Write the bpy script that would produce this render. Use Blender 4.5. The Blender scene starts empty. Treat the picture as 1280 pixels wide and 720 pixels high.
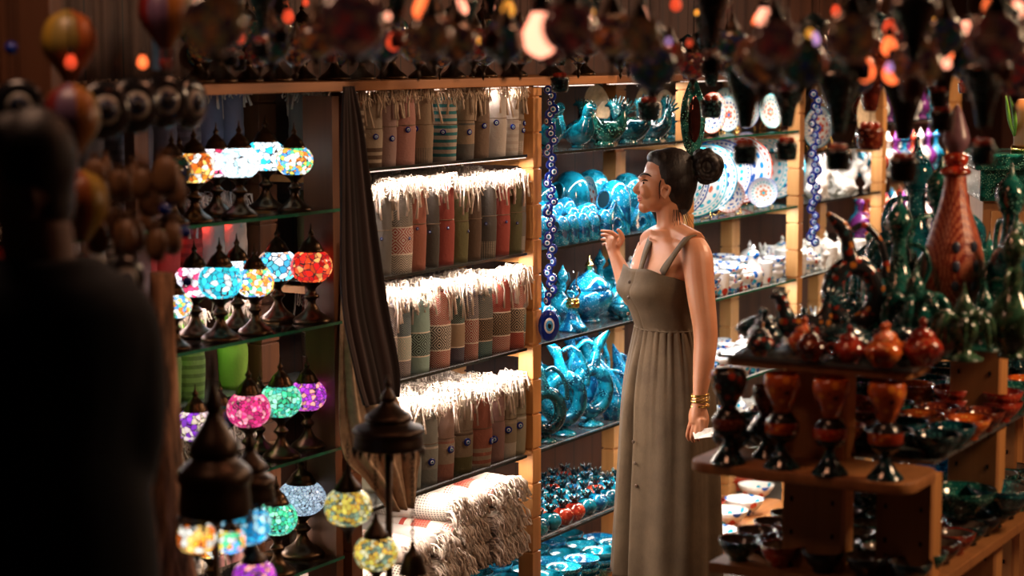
import bpy, bmesh, math, random
from math import sin, cos, pi, atan, atan2, sqrt, radians
from mathutils import Vector, Matrix
rnd = random.Random(7)
SC = bpy.context.scene
COL = SC.collection
F = 2500.0; PITCH = atan(295/F); H = 1.93; FLOOR = 0.12
# ---------------------------------------------------------------- frames
U = Vector((.5015, .8652, 0)); N = Vector((.8652, -.5015, 0)); O = Vector((-.154, 5.5, 0))
SR = atan2(U.y, U.x)
def S(s, d, z): return O + U*s - N*d + Vector((0, 0, z))       # along the shelf wall, depth behind its front, height
def ray(px, py):
    a = (px-640)/F; b = (360-py)/F
    return a, cos(PITCH)+b*sin(PITCH), -sin(PITCH)+b*cos(PITCH)
def Y(px, py, y):                                              # point of the view line at distance y
    r = ray(px, py); k = y/r[1]
    return Vector((r[0]*k, y, H+r[2]*k))
def ONS(px, d):                                                # s on the shelf wall at depth d seen in column px
    a = (px-640)/(F*1.0068)
    # (O+U s-N d): x = a*y
    ox = O.x-N.x*d; oy = O.y-N.y*d
    return (a*oy-ox)/(U.x-a*U.y)
T0 = Vector((.80, 3.84, 0))
def T(a, b, z): return T0 + U*a - N*b + Vector((0, 0, z))      # display stand: a to the back, b to the left
def ONT(px, a_):
    a = (px-640)/(F*1.0068)
    ox = T0.x+U.x*a_; oy = T0.y+U.y*a_
    return (ox-a*oy)/(N.x-a*N.y)
# ---------------------------------------------------------------- materials
def nt(name):
    m = bpy.data.materials.new(name); m.use_nodes = True
    t = m.node_tree; return m, t, t.nodes['Principled BSDF']
def link(t, a, b): t.links.new(a, b)
def ramp(t, fac, stops, const=False):
    r = t.nodes.new('ShaderNodeValToRGB'); e = r.color_ramp.elements
    if const: r.color_ramp.interpolation = 'CONSTANT'
    while len(e) < len(stops): e.new(0.5)
    for i, (p, c) in enumerate(stops):
        e[i].position = p; e[i].color = (*c[:3], 1)
    link(t, fac, r.inputs[0]); return r.outputs[0]
def coord(t, kind='Object', scale=None):
    c = t.nodes.new('ShaderNodeTexCoord').outputs[kind]
    if scale:
        mp = t.nodes.new('ShaderNodeMapping'); mp.inputs['Scale'].default_value = scale
        link(t, c, mp.inputs[0]); c = mp.outputs[0]
    return c
def noise(t, vec, scale, detail=3, out=0):
    n = t.nodes.new('ShaderNodeTexNoise'); n.inputs['Scale'].default_value = scale; n.inputs['Detail'].default_value = detail
    link(t, vec, n.inputs['Vector']); return n.outputs[out]
def math_(t, op, a, b=None, c=None):
    n = t.nodes.new('ShaderNodeMath'); n.operation = op
    for i, v in enumerate((a, b, c)):
        if v is None: continue
        if isinstance(v, (int, float)): n.inputs[i].default_value = v
        else: link(t, v, n.inputs[i])
    return n.outputs[0]
def mix(t, fac, a, b):
    n = t.nodes.new('ShaderNodeMix'); n.data_type = 'RGBA'
    for s, v in ((0, fac), (6, a), (7, b)):
        if isinstance(v, (int, float)): n.inputs[s].default_value = v
        elif isinstance(v, tuple): n.inputs[s].default_value = (*v[:3], 1)
        else: link(t, v, n.inputs[s])
    return n.outputs[2]
def bump(t, p, h, strength=.3, dist=.002):
    b = t.nodes.new('ShaderNodeBump'); b.inputs['Strength'].default_value = strength; b.inputs['Distance'].default_value = dist
    link(t, h, b.inputs['Height']); link(t, b.outputs[0], p.inputs['Normal'])
_mc = {}
def cache(f):
    def g(*a):
        k = (f.__name__, a)
        if k not in _mc: _mc[k] = f(*a)
        return _mc[k]
    return g
@cache
def plain(name, col, rough=.5, metal=0, coat=0):
    m, t, p = nt(name)
    p.inputs['Base Color'].default_value = (*col, 1); p.inputs['Roughness'].default_value = rough
    p.inputs['Metallic'].default_value = metal; p.inputs['Coat Weight'].default_value = coat
    n = noise(t, coord(t), 60, 2)
    link(t, ramp(t, n, [(.3, tuple(c*.8 for c in col)), (.7, tuple(min(1, c*1.15) for c in col))]), p.inputs['Base Color'])
    return m
@cache
def wood(name, a, b, sx=1.5, sz=28, rough=.5, ax='z'):
    m, t, p = nt(name)
    sc = {'z': (sz, sz, sx), 'x': (sx, sz, sz)}[ax]
    n = noise(t, coord(t, 'Object', sc), 1.0, 5)
    link(t, ramp(t, n, [(.3, a), (.52, b), (.75, a)]), p.inputs['Base Color'])
    p.inputs['Roughness'].default_value = rough
    bump(t, p, n, .15, .001)
    return m
PINE = wood('pine', (.50, .22, .065), (.62, .30, .10))
PINEX = wood('pine_board', (.34, .13, .04), (.45, .19, .06), 1.5, 28, .5, 'x')
WALN = wood('dark_timber', (.10, .035, .014), (.15, .055, .02))
WALNX = wood('dark_timber_board', (.13, .05, .02), (.2, .08, .03), 1.5, 28, .4, 'x')
STANDW = wood('stand_timber', (.30, .12, .04), (.40, .17, .055))
@cache
def glaze(name, dark, mid, light, scale=90., rough=.12, dots=True):
    m, t, p = nt(name)
    c = coord(t)
    n = noise(t, c, scale*.25, 4)
    base = ramp(t, n, [(.42, dark), (.52, mid), (.60, mid), (.68, tuple(min(1, q*1.7) for q in mid))])
    if dots:
        v = t.nodes.new('ShaderNodeTexVoronoi'); v.inputs['Scale'].default_value = scale*1.6; link(t, c, v.inputs['Vector'])
        k = ramp(t, v.outputs['Distance'], [(.20, (1, 1, 1)), (.34, (0, 0, 0))])
        n2 = ramp(t, noise(t, c, scale*.3, 1), [(.42, (0, 0, 0)), (.52, (1, 1, 1))])
        k = math_(t, 'MULTIPLY', k, n2)
        base = mix(t, k, base, light)
        bump(t, p, math_(t, 'ADD', math_(t, 'MULTIPLY', k, .6), n), .7, .004)
    link(t, base, p.inputs['Base Color'])
    p.inputs['Roughness'].default_value = rough; p.inputs['Coat Weight'].default_value = .6; p.inputs['Coat Roughness'].default_value = .06
    return m
TEAL = glaze('turquoise_glaze', (.0, .05, .095), (.004, .235, .35), (.14, .70, .82), 110.)
TEAL2 = glaze('blue_turquoise_glaze', (.0, .06, .17), (.004, .24, .44), (.25, .72, .9), 120.)
TEALP = glaze('turquoise_plain_glaze', (.0, .05, .08), (.004, .16, .24), (.1, .5, .6), 90., .1, False)
DTEAL = glaze('deep_teal_glaze', (.0, .02, .035), (.004, .075, .10), (.05, .32, .34))
GREEN = glaze('bottle_green_glaze', (.0, .02, .018), (.006, .085, .072), (.16, .45, .34), 110.)
BLACKT = glaze('black_teal_glaze', (.002, .010, .014), (.006, .032, .042), (.05, .22, .22), 90., .13)
REDG = glaze('red_glaze', (.16, .01, .005), (.42, .035, .015), (.8, .3, .1))
ORANGE = glaze('orange_flower_glaze', (.25, .02, .005), (.72, .14, .02), (.95, .45, .08), 60.)
MAROON = glaze('maroon_glaze', (.05, .008, .006), (.14, .02, .01), (.5, .14, .05))
WHITEG = plain('white_glaze', (.85, .83, .8), .15, 0, .5)
BLACK = plain('black_glaze', (.01, .01, .012), .2)
BRONZE = plain('dark_bronze', (.055, .03, .014), .3, .9)
DBRONZE = plain('blackened_brass', (.035, .02, .012), .4, .8)
BRASS = plain('polished_brass', (.85, .55, .16), .2, 1)
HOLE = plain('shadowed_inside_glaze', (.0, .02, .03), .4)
@cache
def floral(name, ground, c1, c2, c3, scale=55.):
    "white ware with painted flowers"
    m, t, p = nt(name); c = coord(t)
    v = t.nodes.new('ShaderNodeTexVoronoi'); v.inputs['Scale'].default_value = scale; link(t, c, v.inputs['Vector'])
    k = ramp(t, v.outputs['Distance'], [(.40, (1, 1, 1)), (.46, (0, 0, 0))])
    sep = t.nodes.new('ShaderNodeSeparateColor'); link(t, v.outputs['Color'], sep.inputs[0])
    cc = ramp(t, sep.outputs[0], [(0, c1), (.38, c2), (.62, c3), (.78, ground)], True)
    link(t, mix(t, k, ground, cc), p.inputs['Base Color'])
    p.inputs['Roughness'].default_value = .15; p.inputs['Coat Weight'].default_value = .5
    return m
WB = floral('white_blue_floral', (.80, .78, .75), (.01, .12, .45), (.02, .35, .55), (.5, .05, .02), 42.)
WB2 = floral('white_red_floral', (.80, .77, .73), (.5, .04, .02), (.03, .33, .5), (.02, .08, .35), 34.)
OF = floral('orange_flower_band', (.55, .10, .02), (.9, .3, .04), (.85, .18, .02), (.12, .02, .02), 60.)
DF = floral('dark_flower_band', (.02, .025, .03), (.35, .04, .02), (.5, .18, .03), (.02, .1, .12), 60.)
@cache
def platemat(name, k, rim, mid, heart):
    "painted plate: UV.x = turn 0..1, UV.y = radius 0..1"
    m, t, p = nt(name)
    sep = t.nodes.new('ShaderNodeSeparateXYZ'); link(t, coord(t, 'UV'), sep.inputs[0])
    u, v = sep.outputs[0], sep.outputs[1]
    W = (.86, .85, .83)
    def dots(n, r0, r1):
        a = math_(t, 'ABSOLUTE', math_(t, 'SUBTRACT', math_(t, 'FRACT', math_(t, 'MULTIPLY', u, n)), .5))
        b = math_(t, 'ABSOLUTE', math_(t, 'DIVIDE', math_(t, 'SUBTRACT', v, (r0+r1)/2), (r1-r0)))
        return math_(t, 'LESS_THAN', math_(t, 'ADD', math_(t, 'POWER', a, 2), math_(t, 'POWER', b, 2)), .1)
    def band(r0, r1): return math_(t, 'MULTIPLY', math_(t, 'GREATER_THAN', v, r0), math_(t, 'LESS_THAN', v, r1))
    c = mix(t, band(.955, 1.1), W, rim)
    c = mix(t, dots(k*2, .84, .94), c, rim)
    c = mix(t, band(.79, .815), c, rim)
    c = mix(t, dots(k, .60, .78), c, mid)
    c = mix(t, dots(k/2, .38, .56), c, heart)
    pet = math_(t, 'ADD', .16, math_(t, 'MULTIPLY', .12, math_(t, 'ABSOLUTE', math_(t, 'SINE', math_(t, 'MULTIPLY', u, pi*6)))))
    c = mix(t, math_(t, 'LESS_THAN', v, pet), c, heart)
    c = mix(t, math_(t, 'LESS_THAN', v, .09), c, mid)
    link(t, c, p.inputs['Base Color']); p.inputs['Roughness'].default_value = .12; p.inputs['Coat Weight'].default_value = .5
    return m
PL = [platemat('plate_cyan_rim', 16, (.02, .35, .55), (.02, .12, .4), (.6, .1, .04)),
      platemat('plate_blue_rim', 22, (.02, .1, .4), (.03, .45, .55), (.7, .2, .06)),
      platemat('plate_red_rim', 14, (.55, .07, .04), (.02, .25, .6), (.02, .1, .4)),
      platemat('plate_turquoise_rim', 18, (.05, .55, .65), (.05, .45, .6), (.65, .12, .05))]
EYE = None
@cache
def mosaic(name, cols, strength, scale=70.):
    m, t, p = nt(name); c = coord(t)
    v = t.nodes.new('ShaderNodeTexVoronoi'); v.inputs['Scale'].default_value = scale; link(t, c, v.inputs['Vector'])
    sep = t.nodes.new('ShaderNodeSeparateColor'); link(t, v.outputs['Color'], sep.inputs[0])
    cc = ramp(t, sep.outputs[0], [(i/len(cols), q) for i, q in enumerate(cols)], True)
    e = t.nodes.new('ShaderNodeTexVoronoi'); e.feature = 'DISTANCE_TO_EDGE'; e.inputs['Scale'].default_value = scale; link(t, c, e.inputs['Vector'])
    k = math_(t, 'GREATER_THAN', e.outputs[0], .06)
    cc = mix(t, k, (.03, .02, .02), cc)
    link(t, cc, p.inputs['Base Color']); link(t, cc, p.inputs['Emission Color'])
    br = math_(t, 'MULTIPLY_ADD', sep.outputs[1], strength*.9, strength*.5)
    link(t, br, p.inputs['Emission Strength'])
    p.inputs['Roughness'].default_value = .15
    return m
@cache
def emit(name, col, strength):
    m, t, p = nt(name)
    p.inputs['Base Color'].default_value = (*col, 1)
    p.inputs['Emission Color'].default_value = (*col, 1); p.inputs['Emission Strength'].default_value = strength
    return m
@cache
def glassmat(name, tint, refl, opaque=.0):
    "clear sheet: see-through with a fresnel reflection"
    m = bpy.data.materials.new(name); m.use_nodes = True; t = m.node_tree; t.nodes.clear()
    out = t.nodes.new('ShaderNodeOutputMaterial')
    tr = t.nodes.new('ShaderNodeBsdfTransparent'); tr.inputs[0].default_value = (*tint, 1)
    gl = t.nodes.new('ShaderNodeBsdfGlossy'); gl.inputs['Roughness'].default_value = .06
    df = t.nodes.new('ShaderNodeBsdfPrincipled'); df.inputs['Base Color'].default_value = (.12, .13, .13, 1); df.inputs['Roughness'].default_value = .25
    fr = t.nodes.new('ShaderNodeFresnel'); fr.inputs[0].default_value = refl
    a = t.nodes.new('ShaderNodeMixShader'); b = t.nodes.new('ShaderNodeMixShader')
    a.inputs[0].default_value = opaque
    link(t, tr.outputs[0], a.inputs[1]); link(t, df.outputs[0], a.inputs[2])
    link(t, fr.outputs[0], b.inputs[0]); link(t, a.outputs[0], b.inputs[1]); link(t, gl.outputs[0], b.inputs[2])
    link(t, b.outputs[0], out.inputs[0])
    return m
GLASS = glassmat('clear_glass_sheet', (.86, .95, .91), 1.5)
GREYG = glassmat('grey_glass_sheet', (.7, .75, .75), 1.5, .75)
CLEAR = glassmat('clear_blown_glass', (.93, .97, .97), 1.35)
GEDGE = plain('green_glass_edge', (.02, .16, .10), .15)
DEDGE = plain('dark_glass_edge', (.02, .025, .025), .2)
@cache
def towel(name, bands, rough=.9):
    "cloth: UV.x = turn, UV.y = height 0..1; bands = (top, kind, colour, colour)"
    m, t, p = nt(name)
    sep = t.nodes.new('ShaderNodeSeparateXYZ'); link(t, coord(t, 'UV'), sep.inputs[0])
    u, v = sep.outputs[0], sep.outputs[1]
    def tri(x, k): return math_(t, 'ABSOLUTE', math_(t, 'SUBTRACT', math_(t, 'FRACT', math_(t, 'MULTIPLY', x, k)), .5))
    c = None
    for top, kind, A, B in bands:
        if kind == 'plain': q = A
        elif kind == 'chevron':
            w = math_(t, 'FRACT', math_(t, 'ADD', math_(t, 'MULTIPLY', v, 34), math_(t, 'MULTIPLY', tri(u, 7), 5)))
            q = mix(t, math_(t, 'GREATER_THAN', w, .62), A, B)
        elif kind == 'diamond':
            w = math_(t, 'ADD', math_(t, 'MULTIPLY', tri(u, 6), 2), math_(t, 'MULTIPLY', tri(v, 5.0), 2))
            q = mix(t, math_(t, 'GREATER_THAN', math_(t, 'FRACT', math_(t, 'MULTIPLY', w, 2.6)), .5), A, B)
        elif kind == 'stripe':
            q = mix(t, math_(t, 'GREATER_THAN', math_(t, 'FRACT', math_(t, 'MULTIPLY', v, 9)), .55), A, B)
        elif kind == 'net':
            w = math_(t, 'MAXIMUM', tri(u, 34), tri(v, 44)); q = mix(t, math_(t, 'GREATER_THAN', w, .3), A, B)
        if c is None: c = q if not isinstance(q, tuple) else mix(t, 0.0, q, q)
        else: c = mix(t, math_(t, 'GREATER_THAN', v, prev), c, q)
        prev = top
    link(t, c, p.inputs['Base Color']); p.inputs['Roughness'].default_value = rough
    bump(t, p, noise(t, coord(t), 90, 4), .5, .004)
    return m
FRINGE = plain('cotton_fringe', (.80, .70, .62), .9)
FRINGE2 = plain('cream_cotton_fringe', (.62, .50, .38), .9)
# ---------------------------------------------------------------- mesh helpers
def newbm():
    b = bmesh.new(); b.loops.layers.uv.new('UVMap'); return b
def ring(bm, pts): return [bm.verts.new(p) for p in pts]
def skin(bm, rings, closed=True, capa=True, capb=True, mat=0, vs=None):
    uv = bm.loops.layers.uv.verify(); n = len(rings[0]); k = len(rings)
    for i in range(k-1):
        for j in range(n if closed else n-1):
            q = [rings[i][j], rings[i][(j+1) % n], rings[i+1][(j+1) % n], rings[i+1][j]]
            try: f = bm.faces.new(q)
            except ValueError: continue
            f.material_index = mat; f.smooth = True
            va = vs[i] if vs else i/(k-1); vb = vs[i+1] if vs else (i+1)/(k-1)
            for l, (a, b) in zip(f.loops, ((j/n, va), ((j+1)/n, va), ((j+1)/n, vb), (j/n, vb))): l[uv].uv = (a, b)
    if capa and len(rings[0]) > 2:
        try: f = bm.faces.new(rings[0][::-1]); f.material_index = mat
        except ValueError: pass
    if capb:
        try: f = bm.faces.new(rings[-1]); f.material_index = mat
        except ValueError: pass
def lathe(bm, prof, n=20, mtx=None, mat=0, sx=1, sy=1, vs=None, caps=True):
    M = mtx or Matrix(); rs = []
    for r, z in prof:
        r = max(r, .0004)
        rs.append(ring(bm, [M @ Vector((r*sx*cos(2*pi*j/n), r*sy*sin(2*pi*j/n), z)) for j in range(n)]))
    if vs is None:
        z0, z1 = min(p[1] for p in prof), max(p[1] for p in prof)
        vs = [(p[1]-z0)/max(z1-z0, 1e-6) for p in prof]
    skin(bm, rs, True, caps, caps, mat, vs)
def tube(bm, pts, rad, n=8, mat=0, ref=None, caps=True):
    pts = [Vector(p) for p in pts]; rs = []; prev = None
    for i, p in enumerate(pts):
        d = (pts[min(i+1, len(pts)-1)]-pts[max(i-1, 0)])
        d = d.normalized() if d.length > 1e-9 else Vector((0, 0, 1))
        if prev is None:
            a = Vector(ref) if ref else (Vector((0, 0, 1)) if abs(d.z) < .9 else Vector((1, 0, 0)))
        else: a = prev
        a = (a-d*a.dot(d)).normalized(); prev = a; b = d.cross(a)
        r = rad[i] if isinstance(rad, (list, tuple)) else rad
        ra, rb = r if isinstance(r, tuple) else (r, r)
        rs.append(ring(bm, [p+a*ra*cos(2*pi*j/n)+b*rb*sin(2*pi*j/n) for j in range(n)]))
    skin(bm, rs, True, caps, caps, mat)
def spline(pts, k=4):
    "Catmull-Rom through tuples (any length)"
    out = []; n = len(pts)
    for i in range(n-1):
        p0, p1, p2, p3 = pts[max(i-1, 0)], pts[i], pts[i+1], pts[min(i+2, n-1)]
        for j in range(k):
            t = j/k
            out.append(tuple(.5*((2*b)+(-a+c)*t+(2*a-5*b+4*c-d)*t*t+(-a+3*b-3*c+d)*t**3) for a, b, c, d in zip(p0, p1, p2, p3)))
    out.append(tuple(pts[-1])); return out
def stube(bm, pr, n=10, k=4, mat=0, ref=None):
    "smooth tube; pr = (x,y,z,r) list"
    q = spline(pr, k); tube(bm, [a[:3] for a in q], [max(a[3], .0003) for a in q], n, mat, ref)
def slathe(bm, prof, n=20, k=3, **kw): lathe(bm, spline(prof, k), n, **kw)
def box(bm, c, s, mat=0, mtx=None):
    M = mtx or Matrix(); c = Vector(c)
    v = [bm.verts.new(M @ (c+Vector((x*s[0]/2, y*s[1]/2, z*s[2]/2)))) for x in (-1, 1) for y in (-1, 1) for z in (-1, 1)]
    for q in ((0, 1, 3, 2), (4, 6, 7, 5), (0, 4, 5, 1), (2, 3, 7, 6), (0, 2, 6, 4), (1, 5, 7, 3)):
        f = bm.faces.new([v[i] for i in q]); f.material_index = mat
def ell(bm, c, r, mtx=None, n=16, m=10, mat=0):
    M = (Matrix.Translation(Vector(c)) @ mtx.to_4x4()) if mtx else Matrix.Translation(Vector(c))
    rs = []
    for i in range(m+1):
        t = -pi/2+pi*i/m; t = max(min(t, pi/2-.02), -pi/2+.02)
        rs.append(ring(bm, [M @ Vector((r[0]*cos(t)*cos(2*pi*j/n), r[1]*cos(t)*sin(2*pi*j/n), r[2]*sin(t))) for j in range(n)]))
    skin(bm, rs, True, True, True, mat)
def obj(name, bm, mats, parent=None, bevel=0, loc=None, rz=None):
    me = bpy.data.meshes.new(name)
    bmesh.ops.recalc_face_normals(bm, faces=bm.faces)
    bm.to_mesh(me); bm.free()
    for m in (mats if isinstance(mats, (list, tuple)) else [mats]): me.materials.append(m)
    o = bpy.data.objects.new(name, me); COL.objects.link(o)
    if parent: o.parent = parent
    if loc is not None: o.location = loc
    if rz is not None: o.rotation_euler = (0, 0, rz)
    if bevel:
        b = o.modifiers.new('bevel', 'BEVEL'); b.width = bevel; b.segments = 2
    return o
LAB = {}
def tag(o, label, cat, group=None, kind=None):
    if label in LAB and not group: print('DUPLABEL', label)
    LAB[label] = 1
    o['label'] = label; o['category'] = cat
    if group: o['group'] = group
    if kind: o['kind'] = kind
    return o
def thing(name, label, cat, loc=(0, 0, 0), rz=0, group=None):
    o = bpy.data.objects.new(name, None); COL.objects.link(o); o.empty_display_size = .05
    o.location = loc; o.rotation_euler = (0, 0, rz)
    if label: tag(o, label, cat, group)
    return o
def struct(name, bm, mat, bevel=0, **kw):
    o = obj(name, bm, mat, None, bevel, **kw); o['kind'] = 'structure'; return o
PROTO = {}
def place(key, make, loc, rz=0, label='', cat='', group=None, scale=1, mats=None, tilt=None):
    "first call builds the thing with its parts, later calls copy it part by part"
    if key not in PROTO:
        r = make(); PROTO[key] = r
    else:
        src = PROTO[key]; r = src.copy(); COL.objects.link(r)
        for ch in src.children:
            c = ch.copy(); COL.objects.link(c); c.parent = r
            for g in ch.children:
                d = g.copy(); COL.objects.link(d); d.parent = c
    r.location = loc; r.rotation_euler = (tilt[0] if tilt else 0, tilt[1] if tilt else 0, rz)
    r.scale = (scale,)*3 if isinstance(scale, (int, float)) else scale
    for k in ('label', 'category', 'group'):
        if k in r: del r[k]
    tag(r, label, cat, group)
    if mats:
        for c in list(r.children)+[r]+[g for ch in r.children for g in ch.children]:
            nm = c.name.split('.')[0]
            if nm in mats and c.type == 'MESH':
                c.material_slots[0].link = 'OBJECT'; c.material_slots[0].material = mats[nm]
    return r
ORD = ['first', 'second', 'third', 'fourth', 'fifth', 'sixth', 'seventh', 'eighth', 'ninth', 'tenth', 'eleventh', 'twelfth', 'thirteenth', 'fourteenth', 'fifteenth', 'sixteenth']
def area(name, loc, sx, sy, power, col, rot=(0, 0, 0), parent=None):
    l = bpy.data.lights.new(name, 'AREA'); l.shape = 'RECTANGLE'; l.size = sx; l.size_y = sy; l.energy = power; l.color = col
    o = bpy.data.objects.new(name, l); COL.objects.link(o); o.location = loc; o.rotation_euler = rot
    if parent: o.parent = parent
    return o
def _wc(s): return len([w for w in s.replace(',', ' ').split() if w])
# ================================================================ ROOM
def planks(name, a, b, w):
    m, t, p = nt(name)
    sep = t.nodes.new('ShaderNodeSeparateXYZ'); link(t, coord(t), sep.inputs[0])
    fx = math_(t, 'FRACT', math_(t, 'DIVIDE', sep.outputs[0], w))
    gap = math_(t, 'LESS_THAN', fx, .04)
    n = noise(t, coord(t, 'Object', (18, 18, 1.2)), 1, 4)
    c = ramp(t, n, [(.3, a), (.6, b)])
    link(t, mix(t, gap, c, (.01, .005, .003)), p.inputs['Base Color']); p.inputs['Roughness'].default_value = .6
    return m
bm = newbm(); box(bm, (1.2, 4.5, FLOOR-.05), (13, 15, .1))
fm, t_, p_ = nt('dark_stone_floor')
n_ = noise(t_, coord(t_), 3, 5); link(t_, ramp(t_, n_, [(.3, (.03, .022, .018)), (.7, (.08, .06, .045))]), p_.inputs['Base Color']); p_.inputs['Roughness'].default_value = .35
struct('floor', bm, fm)
bm = newbm(); box(bm, (1.2, 4.5, 2.75), (13, 15, .1)); struct('ceiling', bm, planks('ceiling_planks', (.035, .012, .006), (.07, .02, .01), .12))
bm = newbm(); box(bm, (1.0, 0, 1.435), (10.4, .06, 2.63))
struct('wall_left', bm, planks('red_brown_panelling', (.05, .014, .007), (.09, .03, .012), .14), loc=S(1.0, .50, 0), rz=SR)
bm = newbm(); box(bm, (0, 0, 1.435), (6.5, .06, 2.63)); struct('wall_back', bm, planks('end_panelling', (.12, .035, .014), (.2, .06, .025), .16), loc=(4.6, 10.6, 0), rz=SR-pi/2)
bm = newbm(); box(bm, (0, 0, 1.435), (9, .06, 2.63)); struct('wall_right', bm, planks('side_panelling', (.16, .05, .018), (.26, .09, .035), .18), loc=(3.6, 5.6, 0), rz=SR)

# ================================================================ SHELVING
ZS = [1.633, 1.345, 1.062, .740, .462]
DEPTH = .34
stripmat, t_, p_ = nt('led_strip')
w_ = t_.nodes.new('ShaderNodeTexWave'); w_.inputs['Scale'].default_value = 34; link(t_, coord(t_), w_.inputs['Vector'])
link(t_, ramp(t_, w_.outputs['Fac'], [(.35, (.35, .16, .10)), (.6, (1, .86, .76))]), p_.inputs['Emission Color']); p_.inputs['Emission Strength'].default_value = 2.2
def led(parent, x0, x1, z, power, col, dy=.034):
    b = newbm(); box(b, ((x0+x1)/2, dy, z-.0055), (x1-x0, .009, .003))
    obj('led_strip', b, stripmat, parent)
    area('shelf_light', ((x0+x1)/2, dy+.01, z-.012), x1-x0-.02, .012, power, col, (radians(-14), 0, 0), parent)
def post(u_, x, dy, w=.05, dp=.05, mat=None, z0=FLOOR, z1=1.83):
    b = newbm(); z = z0; k = 0
    while z < z1-.001:
        h = min(.105, z1-z)
        box(b, (x, dy, z+h/2), (w, dp, h-.006)); z += h
    box(b, (x, dy, (z0+z1)/2), (w-.010, dp-.010, z1-z0-.002))
    obj('post', b, mat or PINE, u_, .0015)
WARM = (1, .80, .66); NEUT = (1, .90, .80); COOL = (.90, .95, 1.0)
def unit(label, s0, s1, shelves, mats, lights, posts=(1,), back=True, z1=1.83, depth=DEPTH):
    t = thing('shelving_unit', label, 'shelves', S(s0, 0, 0), SR)
    w = s1-s0
    for k in posts:
        x = w+.027 if k else .027; pm = None if k else WALN
        post(t, x, .025, z1=z1, mat=pm); post(t, x, depth-.045, .075, .05, z1=z1, mat=pm)
        for z in shelves[:]:
            b = newbm(); box(b, (x, depth/2, z-.028), (.02, depth-.1, .018)); obj('crossbar', b, PINE, t)
    for z, pw, col in zip(shelves, lights[0], lights[1]):
        b = newbm(); L0 = (.0 if 1 in posts else 0)
        box(b, (w/2+.0, depth/2-.004, z-.004), (w-.004 if 0 not in posts else w-.06, depth-.012, .008), 0)
        b.faces.ensure_lookup_table()
        for f in b.faces:
            c = f.calc_center_median()
            if c.y < .01 or c.x < .01 or c.x > w-.01: f.material_index = 1
        sh = obj('glass_shelf', b, mats, t)
        if pw: led(sh, .03, w-.03, z-.004, pw, col, .012 if z == 1.633 and s0 < 0 else .034)
    return t
U1 = unit('pine ladder-post shelving unit holding rolled fringed towels, left of the bead string', -.52, .43, ZS, [GREYG, DEDGE],
     ([6.5, 9.5, 9.5, 3.2, 0], [WARM, WARM, WARM, WARM, WARM]), (0, 1))
U2 = unit('pine ladder-post shelving unit full of turquoise ceramics in front of the woman', .484, 1.50, ZS, [GREYG, DEDGE],
     ([6, 5, 6, 5.5, 4], [COOL, COOL, COOL, NEUT, NEUT]), (1,))
U3 = unit('pine ladder-post shelving unit with painted white plates behind the woman', 1.554, 2.50, ZS, [GLASS, GEDGE],
     ([4.5, 4.5, 4, 4, 4], [COOL, COOL, COOL, NEUT, NEUT]), (1,))
U4 = unit('pine ladder-post shelving unit with white animal figures, right of the far bead string', 2.554, 3.43, [1.545, 1.345, 1.062, .74, .462], [GLASS, DEDGE],
     ([3, 2.6, 2.4, 2.4, 2.6], [NEUT, NEUT, NEUT, NEUT, NEUT]), (1,))
U5 = unit('farthest pine shelving unit with red and blue bottles, behind the green ornaments', 3.484, 4.45, [1.633, 1.40, 1.13, .80, .462], [GLASS, DEDGE],
     ([5, 5, 5, 4, 4], [NEUT, NEUT, NEUT, NEUT, NEUT]), (1,))
# towel shelves behind the lamps + the glass lamp shelves in front of them
U0 = unit('dark shelving unit of stacked mosaic lamps in front of rolled towels', -1.66, -.526, ZS, [GREYG, DEDGE],
     ([0, 2.2, 0, 3.5, 3], [WARM, (1, .8, .8), WARM, WARM, WARM]), (), depth=.50)
for ch in U0.children: ch.location.y = .24 if ch.name.startswith('glass_shelf') else 0
for ch in list(U0.children):
    if ch.name.startswith('glass_shelf'): ch.scale.y = .5
ZL = [1.540, 1.254, .931, .645]
for z in ZL:
    b = newbm(); box(b, (.56, .10, z-.004), (1.10, .20, .008), 0)
    for f in b.faces:
        if f.calc_center_median().y < .01: f.material_index = 1
    obj('lamp_shelf', b, [GLASS, GEDGE], U0)
for x in (.02, .60):
    b = newbm(); box(b, (x, .225, .97), (.05, .03, 1.70)); obj('back_post', b, WALN, U0)
b = newbm(); box(b, (1.11, .06, .97), (.03, .09, 1.70)); obj('side_post', b, WALN, U0)
area('green_wash', (.5, .30, 1.255), .9, .03, 1.6, (.25, 1.0, .02), (radians(8), 0, 0), U0)
area('red_wash', (.9, .30, 1.50), .3, .03, .5, (1.0, .05, .03), (0, 0, 0), U0)

b = newbm(); box(b, (0, .17, 0), (2.60, .38, .024))
TB = obj('top_board', b, PINEX, None, .002, loc=S(-.37, 0, 1.845), rz=SR); led(TB, .55, .80, -.012, 1.6, WARM, .02); led(TB, .90, 1.27, -.012, 1.8, NEUT, .05); led(TB, -.1, .5, -.012, .5, WARM, .05)  # strip over the turquoise bay added to brighten its top row
tag(TB, 'long orange pine board across the top of lamp and towel shelves', 'board')
b = newbm(); box(b, (0, .19, 0), (3.6, .40, .024))
TB = obj('top_board', b, WALNX, None, .002, loc=S(2.74, .02, 1.845), rz=SR); led(TB, -1.7, -1.25, -.012, 1.8, NEUT, .05); led(TB, -1.15, -.25, -.012, 3.2, NEUT, .05)  # both strips added to light the dishes and plates below
tag(TB, 'dark board topping the shelves of plates and figures, right of the pine board', 'board')
b = newbm(); box(b, (0, 0, 0), (.98, .44, .03))
tag(obj('low_board', b, PINEX, None, .003, loc=S(2.04, .16, .165), rz=SR), 'low pine board near the floor carrying painted bowls behind the dress', 'board')
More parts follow.
